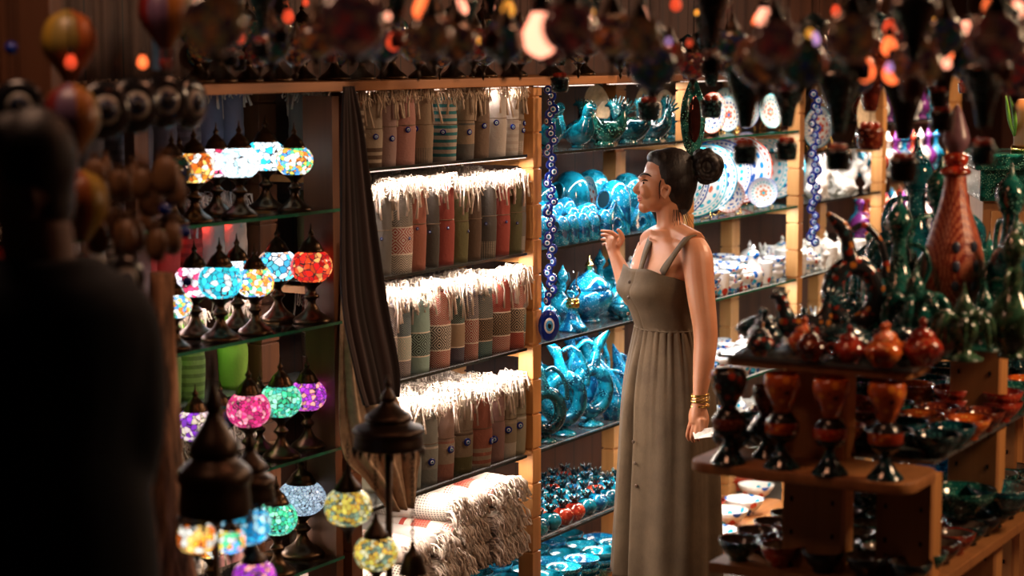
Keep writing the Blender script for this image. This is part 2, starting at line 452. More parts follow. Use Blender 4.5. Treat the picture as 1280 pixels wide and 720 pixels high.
for i, s in enumerate((1.6, 2.45)):
    b = newbm(); box(b, (0, .16, (.15+FLOOR)/2), (.05, .4, .15-FLOOR))
    tag(obj('bearer', b, PINE, None, loc=S(s, 0, 0), rz=SR), ['short pine bearer under left end of the low bowl board', 'short pine bearer under right end of the low bowl board'][i], 'bearer')

# ================================================================ TOWELS
def strands(bm, h, r, n, seed, droop=1.0, front=False, mat=0):
    R = random.Random(seed)
    for i in range(n):
        a = R.uniform(0, 2*pi); rr = r*sqrt(R.uniform(0, 1))*.8
        x, y = rr*cos(a), rr*sin(a)
        o = r*R.uniform(.75, 1.45); lift = R.uniform(.008, .030); dl = R.uniform(.015, .075)*droop
        a2 = a+R.uniform(-.9, .9); big = i % 8 == 0; fr_ = (-1.9 < (a % (2*pi))-2*pi < 0)
        dl = R.uniform(.030, .070)*droop if big else R.uniform(.0, .020)*droop
        pts = [(x, y, h-.004), (x*1.1, y*1.1, h+lift), ((x+o*cos(a2))*.62, (y+o*sin(a2))*.62, h+lift*1.1),
               (o*cos(a2), o*sin(a2), h-dl*.35), (o*cos(a2)*1.03, o*sin(a2)*1.03+R.uniform(-.004, .004), h-dl)]
        w = R.uniform(.0026, .0036) if big else R.uniform(.0014, .0024)
        pts = [tuple(c+R.uniform(-.004, .004) for c in q) if k else q for k, q in enumerate(pts)]
        tube(bm, pts, [w, w, w, w*.9, w*1.3], 4 if big else 3, mat)
def mk_roll(h, r, seed, fr=FRINGE, n=60, droop=1., bead=True, sx=1.0):
    def f():
        t = thing('rolled_towel', None, None)
        R = random.Random(seed)
        b = newbm(); rs = []; vs = []
        for i in range(15):
            z = h*i/14; k = 1-.10*abs(i-7)/7*(1 if i > 2 else 1.1)-.035*(i in (8,))
            rs.append(ring(b, [Vector((r*sx*k*(1+.04*sin(3*q+seed)+.02*sin(7*q+i*.7))*cos(q), r*k*(1+.04*sin(3*q+seed))*sin(q), z)) for q in [2*pi*j/20 for j in range(20)]])); vs.append(i/14)
        skin(b, rs, True, True, True, 0, vs)
        obj('cloth_roll', b, WHITEG, t)
        b = newbm(); strands(b, h, r, n, seed, droop); obj('fringe', b, fr, t)
        if bead:
            b = newbm(); lathe(b, [(r*1.0, -.0012), (r*1.035, 0), (r*1.0, .0012)], 20, Matrix.Translation((0, 0, h*.57)), caps=False)
            co = obj('tie_cord', b, plain('brown_cord', (.16, .11, .07), .8), t)
            for q, rr, zz in ((-.9+.25*(seed % 4), (.0085 if seed < 10 else .0115) if seed < 10 or seed >= 30 else .0045, -.012-(.02 if seed >= 30 else 0)-.01*(seed % 3)),):
                b = newbm(); X = Matrix.Translation((0, 0, 0)) @ Matrix.Rotation(q, 4, 'Z') @ Matrix.Translation((0, -r*1.06, h*.57+zz)) @ Matrix.Rotation(pi/2, 4, 'X')
                eyebead(b, rr, X)
                obj('eye_charm', b, EYEM, t)
        return t
    return f
EYEM = [plain('cobalt_glass', (.005, .02, .22), .08), plain('white_glass', (.85, .87, .9), .1), plain('sky_glass', (.05, .35, .75), .1), plain('black_pupil', (.004, .004, .006), .1)]
def eyebead(b, r, X):
    "flat evil-eye bead, face towards local +z"
    lathe(b, [(r*.2, -r*.28), (r*.9, -r*.2), (r, 0), (r*.92, r*.17), (r*.62, r*.28)], 16, X, 0)
    lathe(b, [(r*.50, r*.26), (r*.47, r*.34), (r*.34, r*.36)], 16, X, 1)
    lathe(b, [(r*.36, r*.31), (r*.33, r*.40), (r*.2, r*.42)], 14, X, 2)
    lathe(b, [(r*.2, r*.36), (r*.16, r*.46), (r*.04, r*.47)], 12, X, 3)
CREAM = (.62, .52, .40); WHT = (.80, .74, .66); RED = (.42, .03, .018); BLK = (.02, .016, .016); GRY = (.20, .19, .18); OLV = (.20, .19, .08)
BRN = (.16, .10, .065); PNK = (.60, .28, .22); SAL = (.55, .20, .14); NVY = (.07, .07, .15); LTEAL = (.36, .55, .52); DTL = (.05, .15, .19); BEI = (.48, .36, .25); TLS = (.05, .34, .40)
def tw(kind, *cs):
    cs = tuple(tuple(q*(.56 if kind != 'mixed' else .72) for q in c) for c in cs)
    nm = kind+'_cloth'
    if kind == 'plain': return towel(nm, ((1.1, 'plain', cs[0], cs[0]),))
    if kind == 'foot': return towel(nm, ((.22, 'net', cs[1], cs[0]), (1.1, 'plain', cs[0], cs[0])))
    if kind == 'stripes': return towel(nm, ((1.1, 'stripe', cs[0], cs[1]),))
    if kind == 'mixed': return towel(nm, ((.22, 'chevron', cs[0], cs[1]), (.235, 'plain', WHT, WHT), (.55, 'diamond', cs[2], cs[3]), (.565, 'plain', WHT, WHT), (1.1, 'chevron', cs[4], cs[5])))
    if kind == 'base': return towel(nm, ((.22, 'plain', cs[0], cs[0]), (.5, 'plain', cs[1], cs[1]), (.53, 'stripe', cs[2], cs[2]), (1.1, 'plain', cs[3], cs[3])))
    if kind == 'lower': return towel(nm, ((.3, 'stripe', cs[0], cs[1]), (1.1, 'plain', cs[1], cs[1])))
ROWS = [
 # front z, height, [ (px, radius, material, words) ]
 (1.633, .186, 'top towel shelf', [
  (440, .034, tw('stripes', CREAM, BRN), 'cream and brown striped'), (461, .036, tw('lower', BRN, CREAM), 'cream towel with brown lower stripes'),
  (479, .036, tw('plain', (.45, .30, .28)), 'plain mauve'), (500, .040, tw('plain', (.60, .30, .26)), 'plain dusty pink'),
  (524, .040, tw('foot', BEI, GRY), 'beige with grey netted foot'), (553, .042, tw('stripes', WHT, TLS), 'teal and white striped'),
  (577, .038, tw('base', GRY, BEI, GRY, BEI), 'beige with grey base'), (596, .036, tw('plain', (.26, .18, .13)), 'plain brown'),
  (616, .040, tw('plain', (.75, .70, .66)), 'plain white'), (634, .036, tw('stripes', (.78, .74, .70), (.66, .6, .55)), 'off-white ribbed'),
  (646, .033, tw('foot', (.38, .33, .28), WHT), 'taupe with netted white foot'), (657, .033, tw('foot', (.75, .70, .66), GRY), 'white with grey netted foot')]),
 (1.345, .215, 'second towel shelf', [
  (471, .036, tw('plain', GRY), 'plain grey'), (493, .046, tw('mixed', WHT, BLK, RED, WHT, BLK, WHT), 'black chevron towel with a red diamond band'),
  (514, .038, tw('plain', SAL), 'plain salmon'), (533, .036, tw('plain', (.10, .09, .08)), 'plain charcoal'),
  (551, .036, tw('plain', (.50, .10, .08)), 'plain brick red'), (570, .034, tw('plain', OLV), 'plain olive green'),
  (586, .036, tw('plain', BRN), 'plain dark brown'), (604, .040, tw('foot', (.13, .12, .11), CREAM), 'dark grey with cream netted foot'),
  (623, .034, tw('plain', (.48, .09, .07)), 'plain red without foot band'), (639, .036, tw('plain', (.17, .17, .08)), 'dark olive'),
  (656, .038, tw('foot', (.24, .23, .22), WHT), 'mid grey with white netted foot')]),
 (1.062, .205, 'middle towel shelf', [
  (478, .036, tw('mixed', NVY, WHT, WHT, NVY, NVY, WHT), 'navy chevron towel with pale blue band'), (496, .036, tw('mixed', NVY, WHT, LTEAL, WHT, NVY, LTEAL), 'navy towel with pale teal diamonds'),
  (518, .041, tw('mixed', LTEAL, LTEAL, BLK, LTEAL, LTEAL, LTEAL), 'pale teal towel with black diamonds'),
  (544, .041, tw('mixed', RED, WHT, BLK, WHT, RED, WHT), 'red chevron towel with black diamond band'), (565, .036, tw('mixed', NVY, GRY, BEI, BEI, BLK, LTEAL), 'black towel with beige middle band'),
  (583, .036, tw('mixed', RED, WHT, RED, WHT, NVY, WHT), 'navy topped towel with red diamonds'), (600, .036, tw('mixed', DTL, LTEAL, BLK, BEI, DTL, WHT), 'petrol blue towel with brown diamonds'),
  (621, .040, tw('mixed', RED, WHT, BLK, BEI, RED, PNK), 'red chevron towel with beige on black diamonds'), (643, .039, tw('mixed', BLK, WHT, LTEAL, BLK, BLK, WHT), 'black chevron towel with grey diamond band'),
  (664, .040, tw('mixed', RED, PNK, BLK, CREAM, RED, WHT), 'red towel with black and cream diamonds by the post')]),
 (.740, .215, 'fourth towel shelf', [
  (490, .034, tw('plain', (.42, .42, .38)), 'plain putty grey'), (509, .034, tw('base', (.34, .38, .35), (.40, .44, .41), WHT, (.42, .45, .42)), 'grey green'), (529, .036, tw('base', (.3, .34, .33), (.42, .45, .42), WHT, (.36, .38, .36)), 'grey green, paler top'),
  (549, .040, tw('base', PNK, (.62, .52, .42), PNK, (.60, .42, .36)), 'beige with rose base'), (572, .040, tw('base', OLV, (.45, .36, .25), BRN, (.40, .32, .24)), 'tan with olive base'),
  (595, .044, tw('lower', (.62, .50, .38), SAL), 'beige with terracotta stripes'), (616, .036, tw('plain', (.50, .30, .28)), 'plain rose'),
  (631, .037, tw('base', WHT, (.5, .42, .30), CREAM, (.55, .46, .34)), 'sand coloured with white base'), (651, .038, tw('base', (.48, .46, .34), (.50, .45, .33), WHT, (.44, .42, .32)), 'pale olive')]),
]
for ri, (z, h, where, items) in enumerate(ROWS):
    for row in range(4 if ri else 3):
        for i, (px, r, m, words) in enumerate(items):
            d = .052+row*.076
            s = ONS(px, .052)
            if row: s += rnd.uniform(-.012, .012)
            if s < -.45 or s > .405:
                if row: continue
                s = max(-.455, min(.405, s))
            if row: m = items[(i*3+row*5+ri) % len(items)][2]; r = .036
            seed = (i+row*2) % 4+ri*10
            key = ('roll', ri, seed, bool(row))
            if row == 0:
                rr = r*1.0; lab = '%s, rolled, front row, %s' % (words if 'towel' in words else words+' towel', where)
                if ri == 0: lab = '%s, rolled, on the %s' % (words if 'towel' in words else words+' towel', where)
            else:
                lab = 'white-fringed towel, %s from left, %s, %s' % (ORD[i], ['', 'just behind the front row', 'third row back', 'row against the back'][row], where)
            key = ('roll', ri, seed) if row else ('rollf', ri, i)
            o = place(key, mk_roll(h, .036 if row else r, seed, FRINGE2 if ri == 0 else FRINGE, 70 if row else 85, .9 if row else 1.15, row == 0 and ri in (0, 1, 3)),
                  S(s, d, z), SR+rnd.uniform(-.4, .4), lab, 'towel', 'rolled towels on the '+where, (1, 1, rnd.uniform(.93, 1.03)), {'cloth_roll': m})
# folded/rolled towels lying on the lowest shelf, fringed ends hanging out over the aisle
def mk_lying(seed, L=.38, r=.046):
    def f():
        t = thing('lying_towel', None, None); R = random.Random(seed)
        b = newbm(); rs = []; vs = []
        for i in range(22):
            q_ = i/21; y = L*(1-q_)-.02; k = 1-.35*(abs(q_-.5)*2)**6
            rs.append(ring(b, [Vector((r*1.15*k*(1+.05*sin(2*q+seed+i*.4))*cos(q), y, r*.92+r*.9*k*(1+.05*sin(3*q+seed))*sin(q))) for q in [2*pi*j/20 for j in range(20)]])); vs.append(1-q_)
        skin(b, rs, True, True, True, 0, vs)
        obj('cloth_roll', b, WHITEG, t)
        b = newbm()
        for i in range(64):
            a = R.uniform(0, 2*pi); rr = r*sqrt(R.random())*1.0
            x, z = rr*cos(a), r*.92+rr*sin(a)*.85; l = R.uniform(.014, .038); w = R.uniform(.0018, .003)
            pts = [(x*.85, -.0, z*.95+.002), (x*1.1+R.uniform(-.01, .01), -.015-l*.4, z+.006), (x*1.3+R.uniform(-.012, .012), -.02-l*.8, z-l*.35), (x*1.35, -.022-l*.9, max(.003, z-l*.95))]
            tube(b, pts, [w, w, w*1.1, w*1.6], 3)
        obj('fringe', b, FRINGE, t)
        return t
    return f
LY = [towel('red_end_cloth', ((.10, 'net', (.5, .07, .05), WHT), (.2, 'plain', WHT, WHT), (.34, 'net', (.5, .07, .05), (.6, .2, .15)), (.4, 'plain', WHT, WHT), (.44, 'plain', (.5, .07, .05), WHT), (1.1, 'plain', (.6, .54, .5), WHT))), towel('banded_cloth', ((.12, 'plain', WHT, WHT), (.2, 'net', (.6, .13, .09), WHT), (.3, 'plain', WHT, WHT), (.42, 'net', (.6, .16, .12), WHT), (.5, 'plain', WHT, WHT), (.75, 'net', (.62, .2, .15), WHT), (1.1, 'plain', WHT, WHT))),
      tw('plain', (.78, .72, .68)), towel('grey_net_cloth', ((.3, 'net', GRY, WHT), (.5, 'plain', WHT, WHT), (1.1, 'net', (.25, .22, .22), WHT)))]
LW = ['white towel, broad red end stripes,', 'white towel, red netted bands,', 'plain white towel', 'grey netted towel']
NL = [1, 1, 2, 2, 3, 3, 3, 3]
for i in range(8):
    for layer in range(NL[i]):
        k = (0, 1, 3, 1, 0, 1, 2, 0)[(i+layer*3) % 8]
        place(('ly', (i+layer) % 4), mk_lying((i+layer) % 4), S(-.43+.104*i+.02*layer, .0+.012*((i*7) % 3)+.012*layer, .462+.072*layer), SR+radians(4+rnd.uniform(-2, 2)),
              '%s lying fringe outward, %s column from left, %s one' % (LW[k], ORD[i], ['bottom', 'second', 'top'][layer]), 'towel', 'towels lying on the lowest shelf', 1, {'cloth_roll': LY[k]})
# towels behind the lamps
BACKT = {1.633: [('grey blue', (.16, .17, .24)), ('dark striped', (.14, .13, .15))], 1.345: [('cream', (.62, .5, .42)), ('red', (.5, .05, .04))],
         1.062: [('lime green', (.22, .42, .04)), ('pale green', (.30, .50, .12))], .740: [('white', (.75, .68, .62)), ('sand', (.6, .5, .36))], .462: [('rose', (.6, .3, .28)), ('white', (.78, .72, .66))]}
for ri, z in enumerate(ZS):
    for i in range(12):
        s = -1.58+.089*i; nm, c = BACKT[z][(i*5//3) % 2]
        if z == 1.062 and i % 4 == 2: continue
        m = towel(nm.replace(' ', '_')+'_cloth', ((1.1, 'plain', c, c),)) if i % 3 else towel(nm.replace(' ', '_')+'_striped_cloth', ((1.1, 'stripe', c, tuple(x*.6 for x in c)),))
        place(('rollb', ri % 2, i % 4), mk_roll(.20, .040, i % 4+3*ri, FRINGE if ri else FRINGE2, 60, 1.1, False), S(s, .31, z), SR+i,
              'rolled %s towel behind the lamps, %s from left, %s shelf' % (nm, ORD[i], ['top', 'second', 'third', 'fourth', 'lowest'][ri]), 'towel', 'towels behind the mosaic lamps', 1, {'cloth_roll': m})
# ================================================================ MOSAIC LAMPS
def mk_lamp():
    t = thing('mosaic_lamp', None, None)
    b = newbm(); slathe(b, [(.046, 0), (.047, .006), (.040, .014), (.024, .026), (.014, .040), (.010, .055), (.019, .066), (.010, .078), (.012, .088), (.026, .100), (.030, .106)], 20); obj('base', b, BRONZE, t)
    b = newbm(); slathe(b, [(.029, .105), (.044, .118), (.052, .138), (.050, .158), (.040, .174), (.029, .182)], 24, caps=False); obj('globe', b, BRONZE, t)
    b = newbm(); slathe(b, [(.032, .179), (.031, .185), (.026, .193), (.021, .203), (.011, .213), (.006, .220), (.008, .227), (.003, .236), (.001, .252)], 18); obj('cap', b, BRONZE, t)
    return t
Wh = (1, .95, .9)
MOS = {
 'amber': (mosaic('amber_mosaic', ((1, .35, .03), (1, .6, .15), (.9, .9, .8), (.5, .1, .01)), 1.80), 'orange and white mosaic'),
 'pink': (mosaic('pink_mosaic', ((1, .8, .9), (.8, .05, .15), (.9, .85, 1), (1, .9, .95)), 2.04), 'white mosaic with pink flowers'),
 'ice': (mosaic('ice_mosaic', ((.75, .9, 1), (.9, 1, 1), (.5, .85, 1)), 2.40, 110.), 'icy white crackle glass'),
 'ice2': (mosaic('cyan_white_mosaic', ((.7, .9, 1), (.02, .45, .7), (.85, .95, 1), (.8, .95, 1)), 2.28), 'white and cyan mosaic'),
 'multi': (mosaic('rainbow_mosaic', ((1, .3, .05), (.1, .4, .9), (1, 1, .9), (.1, .7, .3), (1, .7, .1), (1, 1, 1)), 1.80, 90.), 'many-coloured mosaic'),
 'cyan': (mosaic('cyan_mosaic', ((.02, .5, .75), (.03, .65, .8), (.8, .95, 1), (.03, .6, .8)), 1.68), 'bright cyan mosaic'),
 'flower': (mosaic('blue_flower_mosaic', ((.05, .5, .85), (.8, .9, 1), (.1, .65, .8), (1, .5, .3)), 1.68, 60.), 'sky blue flowered mosaic'),
 'red': (mosaic('red_mosaic', ((.8, .02, .01), (.9, .08, .02), (1, .35, .1), (.5, .01, .01)), 1.44), 'red mosaic'),
 'yellow': (mosaic('yellow_mosaic', ((.9, .75, .12), (.95, .9, .5), (.3, .45, .3), (.9, .55, .08)), 0.84, 95.), 'yellow mosaic'),
 'magenta': (mosaic('magenta_mosaic', ((.75, .03, .2), (.9, .3, .4), (.5, .02, .15), (.85, .1, .3)), 1.44, 100.), 'magenta mosaic'),
 'green': (mosaic('green_mosaic', ((.05, .65, .3), (.3, .9, .6), (.05, .5, .4), (.1, .7, .5)), 1.32, 90.), 'green mosaic'),
 'violet': (mosaic('violet_mosaic', ((.4, .03, .55), (.7, .1, .6), (.9, .35, .3), (.3, .05, .5)), 1.32, 90.), 'violet mosaic'),
 'blue': (mosaic('azure_mosaic', ((.01, .25, .6), (.03, .5, .8), (.02, .4, .75), (.4, .8, 1)), 1.44, 80.), 'azure blue mosaic'),
 'frost': (mosaic('frosted_glass', ((.55, .75, 1), (.6, .8, 1), (.5, .72, .95)), 0.78, 140.), 'frosted pale blue glass'),
 'purple_spot': (mosaic('purple_cream_mosaic', ((.3, .05, .7), (.9, .8, .6), (.9, .7, .75)), 1.20), 'cream and purple mosaic'),
 'dark': (mosaic('dark_green_mosaic_added_glow', ((.01, .06, .04), (.02, .03, .08), (.08, .06, .02)), 0.09), 'unlit dark green'),  # unlit glass still given a faint emission
}
def lamp(kind, px, z, d, sc, where, zs=1):
    s = ONS(px, d)
    return place('lamp', mk_lamp, S(s, d, z), rnd.uniform(0, 6), 'table lamp, %s globe, brass base, %s' % (MOS[kind][1], where), 'lamp', 'mosaic table lamps', (sc, sc, sc*zs), {'globe': MOS[kind][0]})
w1 = 'on the top lamp shelf'
lamp('dark', 212, ZL[0], .05, .85, 'left end of top lamp shelf')
for k, px, sc in (('amber', 240, .92), ('pink', 268, .92), ('ice', 297, .95), ('ice2', 330, .97), ('multi', 366, .90)):
    lamp(k, px, ZL[0], (.045, .135)[int(px) in (268, 330)], sc, w1, .96)
w1 = 'on the second lamp shelf'
for k, px, sc in (('multi', 213, .72), ('pink', 238, .95), ('cyan', 270, 1.0), ('ice2', 292, .96), ('multi', 314, .9), ('flower', 343, 1.0), ('red', 386, 1.02)):
    lamp(k, px, ZL[1], (.05, .145)[int(px) in (238, 292, 343)], sc, w1 if px > 220 else 'small, left end of second lamp shelf', .97)
w1 = 'on the third lamp shelf'
lamp('purple_spot', 236, ZL[2], .07, .9, w1); lamp('magenta', 304, ZL[2], .03, 1.02, w1, 1.0); lamp('green', 345, ZL[2], .05, 1.0, w1); lamp('violet', 379, ZL[2], .07, .93, w1)
w1 = 'on the lowest lamp shelf'
lamp('frost', 370, ZL[3], .10, 1.22, w1, .85); lamp('green', 338, ZL[3], .04, .98, w1); lamp('amber', 252, ZL[3], .06, .9, w1)
# extra cream jars / small unlit lamps between the bases
for i, (px, z, d) in enumerate(((222, ZL[0], .15), (395, ZL[0], .12), (268, ZL[2], .14), (318, ZL[2], .15), (300, ZL[3], .13))):
    lamp('dark', px, z, d, .8, 'in the back row, %s unlit one' % ORD[i])
# lamps standing on the top board
for i, (px, sc) in enumerate(((247, .85), (275, .9), (310, .8), (345, .9), (378, .8), (418, .9), (452, .8), (490, .9), (528, .85), (566, .8), (604, .9), (643, .85), (690, .85), (730, .8))):
    lamp('dark', px, 1.858, .10, sc, 'on the top board, %s from left' % ORD[i])

# ================================================================ TURQUOISE CERAMICS
def mk_bird(body, head):
    def f():
        t = thing('ceramic_bird', None, None)
        b = newbm(); stube(b, [(-.078, 0, .028, .002), (-.055, 0, .034, .012), (-.025, 0, .038, .028), (.01, 0, .044, .037), (.034, 0, .062, .032), (.042, 0, .085, .021), (.046, 0, .100, .016)], 14, 4)
        lathe(b, [(.020, 0), (.022, .004), (.016, .014)], 14); obj('body', b, body, t)
        b = newbm(); stube(b, [(.040, 0, .098, .014), (.047, 0, .112, .0175), (.056, 0, .124, .0165), (.070, 0, .126, .009), (.082, 0, .122, .0035), (.088, 0, .119, .001)], 12, 4); obj('head', b, head, t)
        return t
    return f
def mk_crest(m):
    def f():
        t = thing('ceramic_rooster', None, None)
        b = newbm(); stube(b, [(-.06, 0, .105, .003), (-.055, 0, .085, .012), (-.045, 0, .055, .022), (-.01, 0, .038, .034), (.025, 0, .05, .028), (.038, 0, .08, .017), (.042, 0, .10, .014), (.055, 0, .112, .010), (.070, 0, .108, .002)], 14, 4)
        lathe(b, [(.03, 0), (.03, .005), (.02, .02)], 14); obj('body', b, m, t)
        b = newbm()
        for i in range(5):
            a = .9+i*.32; tube(b, [(.045-.03*cos(a)*.4, 0, .105), (.045-.03*cos(a), 0, .112+.018*sin(a))], [.005, .001], 6)
        obj('comb', b, m, t); b = newbm()
        for i in range(5):
            a = 1.7+i*.3; tube(b, [(-.052, 0, .085), (-.052+.045*cos(a), 0, .09+.05*sin(a))], [.008, .002], 6)
        obj('tail_feathers', b, m, t); return t
    return f
def mk_pig(m):
    "domed salt pot with a round mouth, opening towards local -y"
    def f():
        t = thing('salt_pot', None, None)
        b = newbm(); slathe(b, [(.036, 0), (.040, .01), (.041, .04), (.039, .075), (.034, .100), (.022, .118), (.006, .125)], 20); obj('body', b, m, t)
        X = Matrix.Translation((0, -.0345, .078)) @ Matrix.Rotation(radians(74), 4, 'X')
        b = newbm()
        for j in range(0): pass
        lathe(b, [(.015, -.010), (.0245, .004), (.0265, .010), (.0235, .013), (.0195, .006)], 18, X, sx=.85, caps=False); obj('mouth_rim', b, m, t)
        b = newbm(); lathe(b, [(.0205, .0095), (.001, .009)], 16, X, sx=.85); obj('mouth', b, HOLE, t)
        return t
    return f
def mk_jar(m, fin=None, squat=1):
    def f():
        t = thing('lidded_jar', None, None)
        b = newbm(); slathe(b, [(.030, 0), (.032, .006), (.026, .014), (.052, .035), (.066, .060), (.064, .078), (.050, .090)], 24); obj('body', b, m, t)
        b = newbm(); slathe(b, [(.054, .088), (.055, .094), (.047, .106), (.030, .122), (.012, .132), (.006, .138)], 24); obj('lid', b, m, t)
        b = newbm(); slathe(b, [(.005, .136), (.010, .146), (.012, .152), (.007, .160), (.001, .178)], 12); obj('finial', b, fin or m, t)
        return t
    return f
def mk_bottle(m):
    def f():
        t = thing('stoppered_bottle', None, None)
        b = newbm(); slathe(b, [(.026, 0), (.028, .005), (.020, .014), (.036, .035), (.042, .058), (.032, .082), (.014, .100), (.010, .118), (.015, .126)], 20); obj('body', b, m, t)
        b = newbm(); slathe(b, [(.008, .124), (.010, .132), (.019, .146), (.017, .158), (.007, .172), (.001, .188)], 14); obj('stopper', b, m, t)
        b = newbm(); stube(b, [(.012, 0, .105, .004), (.035, 0, .100, .004), (.048, 0, .075, .004), (.038, 0, .048, .005)], 8); obj('handle', b, m, t)
        return t
    return f
def mk_ewer(m):
    "Hittite ring jug"
    def f():
        t = thing('ring_jug', None, None)
        b = newbm()
        q = [(.048*cos(a), 0, .105+.062*sin(a)) for a in [2*pi*i/28 for i in range(28)]]
        rs = []
        for i in range(28):
            a = 2*pi*i/28; c = Vector(q[i]); o = Vector((cos(a), 0, sin(a)))
            rs.append(ring(b, [c+o*.0215*cos(w)+Vector((0, .024*sin(w), 0)) for w in [2*pi*j/12 for j in range(12)]]))
        rs.append(rs[0]); skin(b, rs, True, False, False)
        obj('ring_body', b, m, t)
        b = newbm(); slathe(b, [(.036, 0), (.038, .004), (.030, .011), (.014, .018), (.013, .030), (.020, .042)], 18); obj('foot', b, m, t)
        b = newbm(); stube(b, [(-.006, 0, .175, .022), (-.012, 0, .200, .017), (-.016, 0, .222, .014), (-.026, 0, .243, .017), (-.044, 0, .262, .010), (-.058, 0, .276, .004)], 12); obj('neck', b, m, t)
        b = newbm(); stube(b, [(-.004, 0, .240, .007), (.020, 0, .250, .007), (.050, 0, .225, .007), (.068, 0, .180, .0075), (.068, 0, .140, .009)], 8); obj('handle', b, m, t)
        return t
    return f
def mk_pom(m, crown):
    def f():
        t = thing('ceramic_pomegranate', None, None)
        b = newbm(); slathe(b, [(.012, 0), (.022, .004), (.033, .020), (.034, .034), (.024, .050), (.010, .056)], 16); obj('fruit', b, m, t)
        b = newbm(); slathe(b, [(.009, .054), (.010, .062), (.013, .070)], 10)
        for i in range(6):
            a = i*pi/3; tube(b, [(.010*cos(a), .010*sin(a), .066), (.019*cos(a), .019*sin(a), .082)], [.005, .001], 5)
        obj('crown', b, crown, t); return t
    return f
def mk_bowl(m, r=.05, h=.04, foot=True, inner=None):
    def f():
        t = thing('bowl', None, None)
        b = newbm()
        prof = [(r*.45, 0), (r*.47, h*.08), (r*.42, h*.14), (r*.72, h*.38), (r*.93, h*.75), (r, h), (r*.965, h*1.0), (r*.88, h*.74), (r*.66, h*.42), (r*.3, h*.22), (.001, h*.2)]
        lathe(b, prof, 24)
        if inner:
            for f_ in b.faces:
                c = f_.calc_center_median()
                if c.z > h*.19 and f_.normal.z >= 0 and (c.xy.length < r*.97): pass
            o = obj('vessel', b, [m, inner], t)
            n = len(o.data.polygons)
            for i, p in enumerate(o.data.polygons):
                if i//24 >= 5: p.material_index = 1
        else: obj('vessel', b, m, t)
        b = newbm()
        for j in range(1): 
            rs = []
            for i in range(24):
                a = 2*pi*i/24; c = Vector((r*.985*cos(a), r*.985*sin(a), h)); o_ = Vector((cos(a), sin(a), 0))
                rs.append(ring(b, [c+o_*.0016*cos(w)+Vector((0, 0, .0018*sin(w))) for w in [2*pi*k/6 for k in range(6)]]))
            rs.append(rs[0]); skin(b, rs, True, False, False)
        obj('rim', b, m, t)
        return t
    return f
def mk_plate(r, oval=1., lean=14, m=None):
    "upright plate facing local -y, resting on its lower edge, on a small wire stand"
    def f():
        t = thing('painted_plate', None, None)
        X = Matrix.Translation((0, 0, r*cos(radians(lean))/1.0*oval+.003)) @ Matrix.Rotation(radians(90-lean), 4, 'X')
        prof = [(.001, .0), (r*.55, .0), (r*.62, .004), (r*.96, .017), (r, .019), (r*.995, .016), (r*.6, -.001), (r*.5, -.006), (.001, -.005)]
        b = newbm(); lathe(b, prof, 36, X, sy=oval, vs=[0, .55, .62, .96, 1, 1.05, .4, .4, .4])
        uvl = b.loops.layers.uv.verify()
        obj('dish', b, m or PL[0], t)
        b = newbm(); y = r*sin(radians(lean))*oval
        tube(b, [(-.03, -.03, .002), (-.03, y+.03, .002), (-.01, y*1.9+.02, r*.9*oval)], .0015, 5); tube(b, [(.03, -.03, .002), (.03, y+.03, .002), (.01, y*1.9+.02, r*.9*oval)], .0015, 5)
        tube(b, [(-.03, -.03, .002), (-.03, -.032, .014)], .0015, 5); tube(b, [(.03, -.03, .002), (.03, -.032, .014)], .0015, 5)
        obj('wire_stand', b, BRASS, t)
        return t
    return f
def put(key, mk, px, d, z, lab, cat, group, sc=1, rz=None, mats=None):
    return place(key, mk, S(ONS(px, d), d, z), SR+pi if rz is None else rz, lab, cat, group, sc, mats)
# top row: birds, roosters
for i, (px, d) in enumerate(((697, .09), (706, .16), (719, .10), (729, .17))):
    put('bird', mk_bird(TEALP, TEALP), px, d, ZS[0], 'turquoise ceramic quail on top shelf, %s from the bead string' % ORD[i], 'bird figurine', 'quail figurines on the top shelf', 1.0, radians(-70+i*9), {'body': TEAL if i % 2 else TEALP, 'head': DTEAL if i != 2 else TEALP})
for i, (px, d) in enumerate(((743, .09), (757, .18), (778, .08), (800, .16), (806, .07), (832, .10), (842, .18))):
    put('rooster', mk_crest(DTEAL), px, d, ZS[0], 'dark teal ceramic rooster on top shelf, %s from the left' % ORD[i], 'rooster figurine', 'rooster figurines on the top shelf', 1.12, radians(190-i*12), {'body': DTEAL if i % 3 else GREEN, 'comb': DTEAL if i % 3 else GREEN})
CRM = plain('cream_glaze', (.72, .58, .40), .25, 0, .3)
for i, (px, r, o_, d) in enumerate(((743, .062, 1.5, .27), (755, .05, 1.3, .24), (806, .06, 1.45, .27), (829, .055, 1.45, .27), (845, .05, 1.4, .27))):
    put(('cream', i), mk_plate(r, o_, 8, CRM), px, d, ZS[0], 'plain cream oval dish standing at the back of the top shelf, %s from the left' % ORD[i], 'dish', 'cream dishes on the top shelf', 1, radians(40))
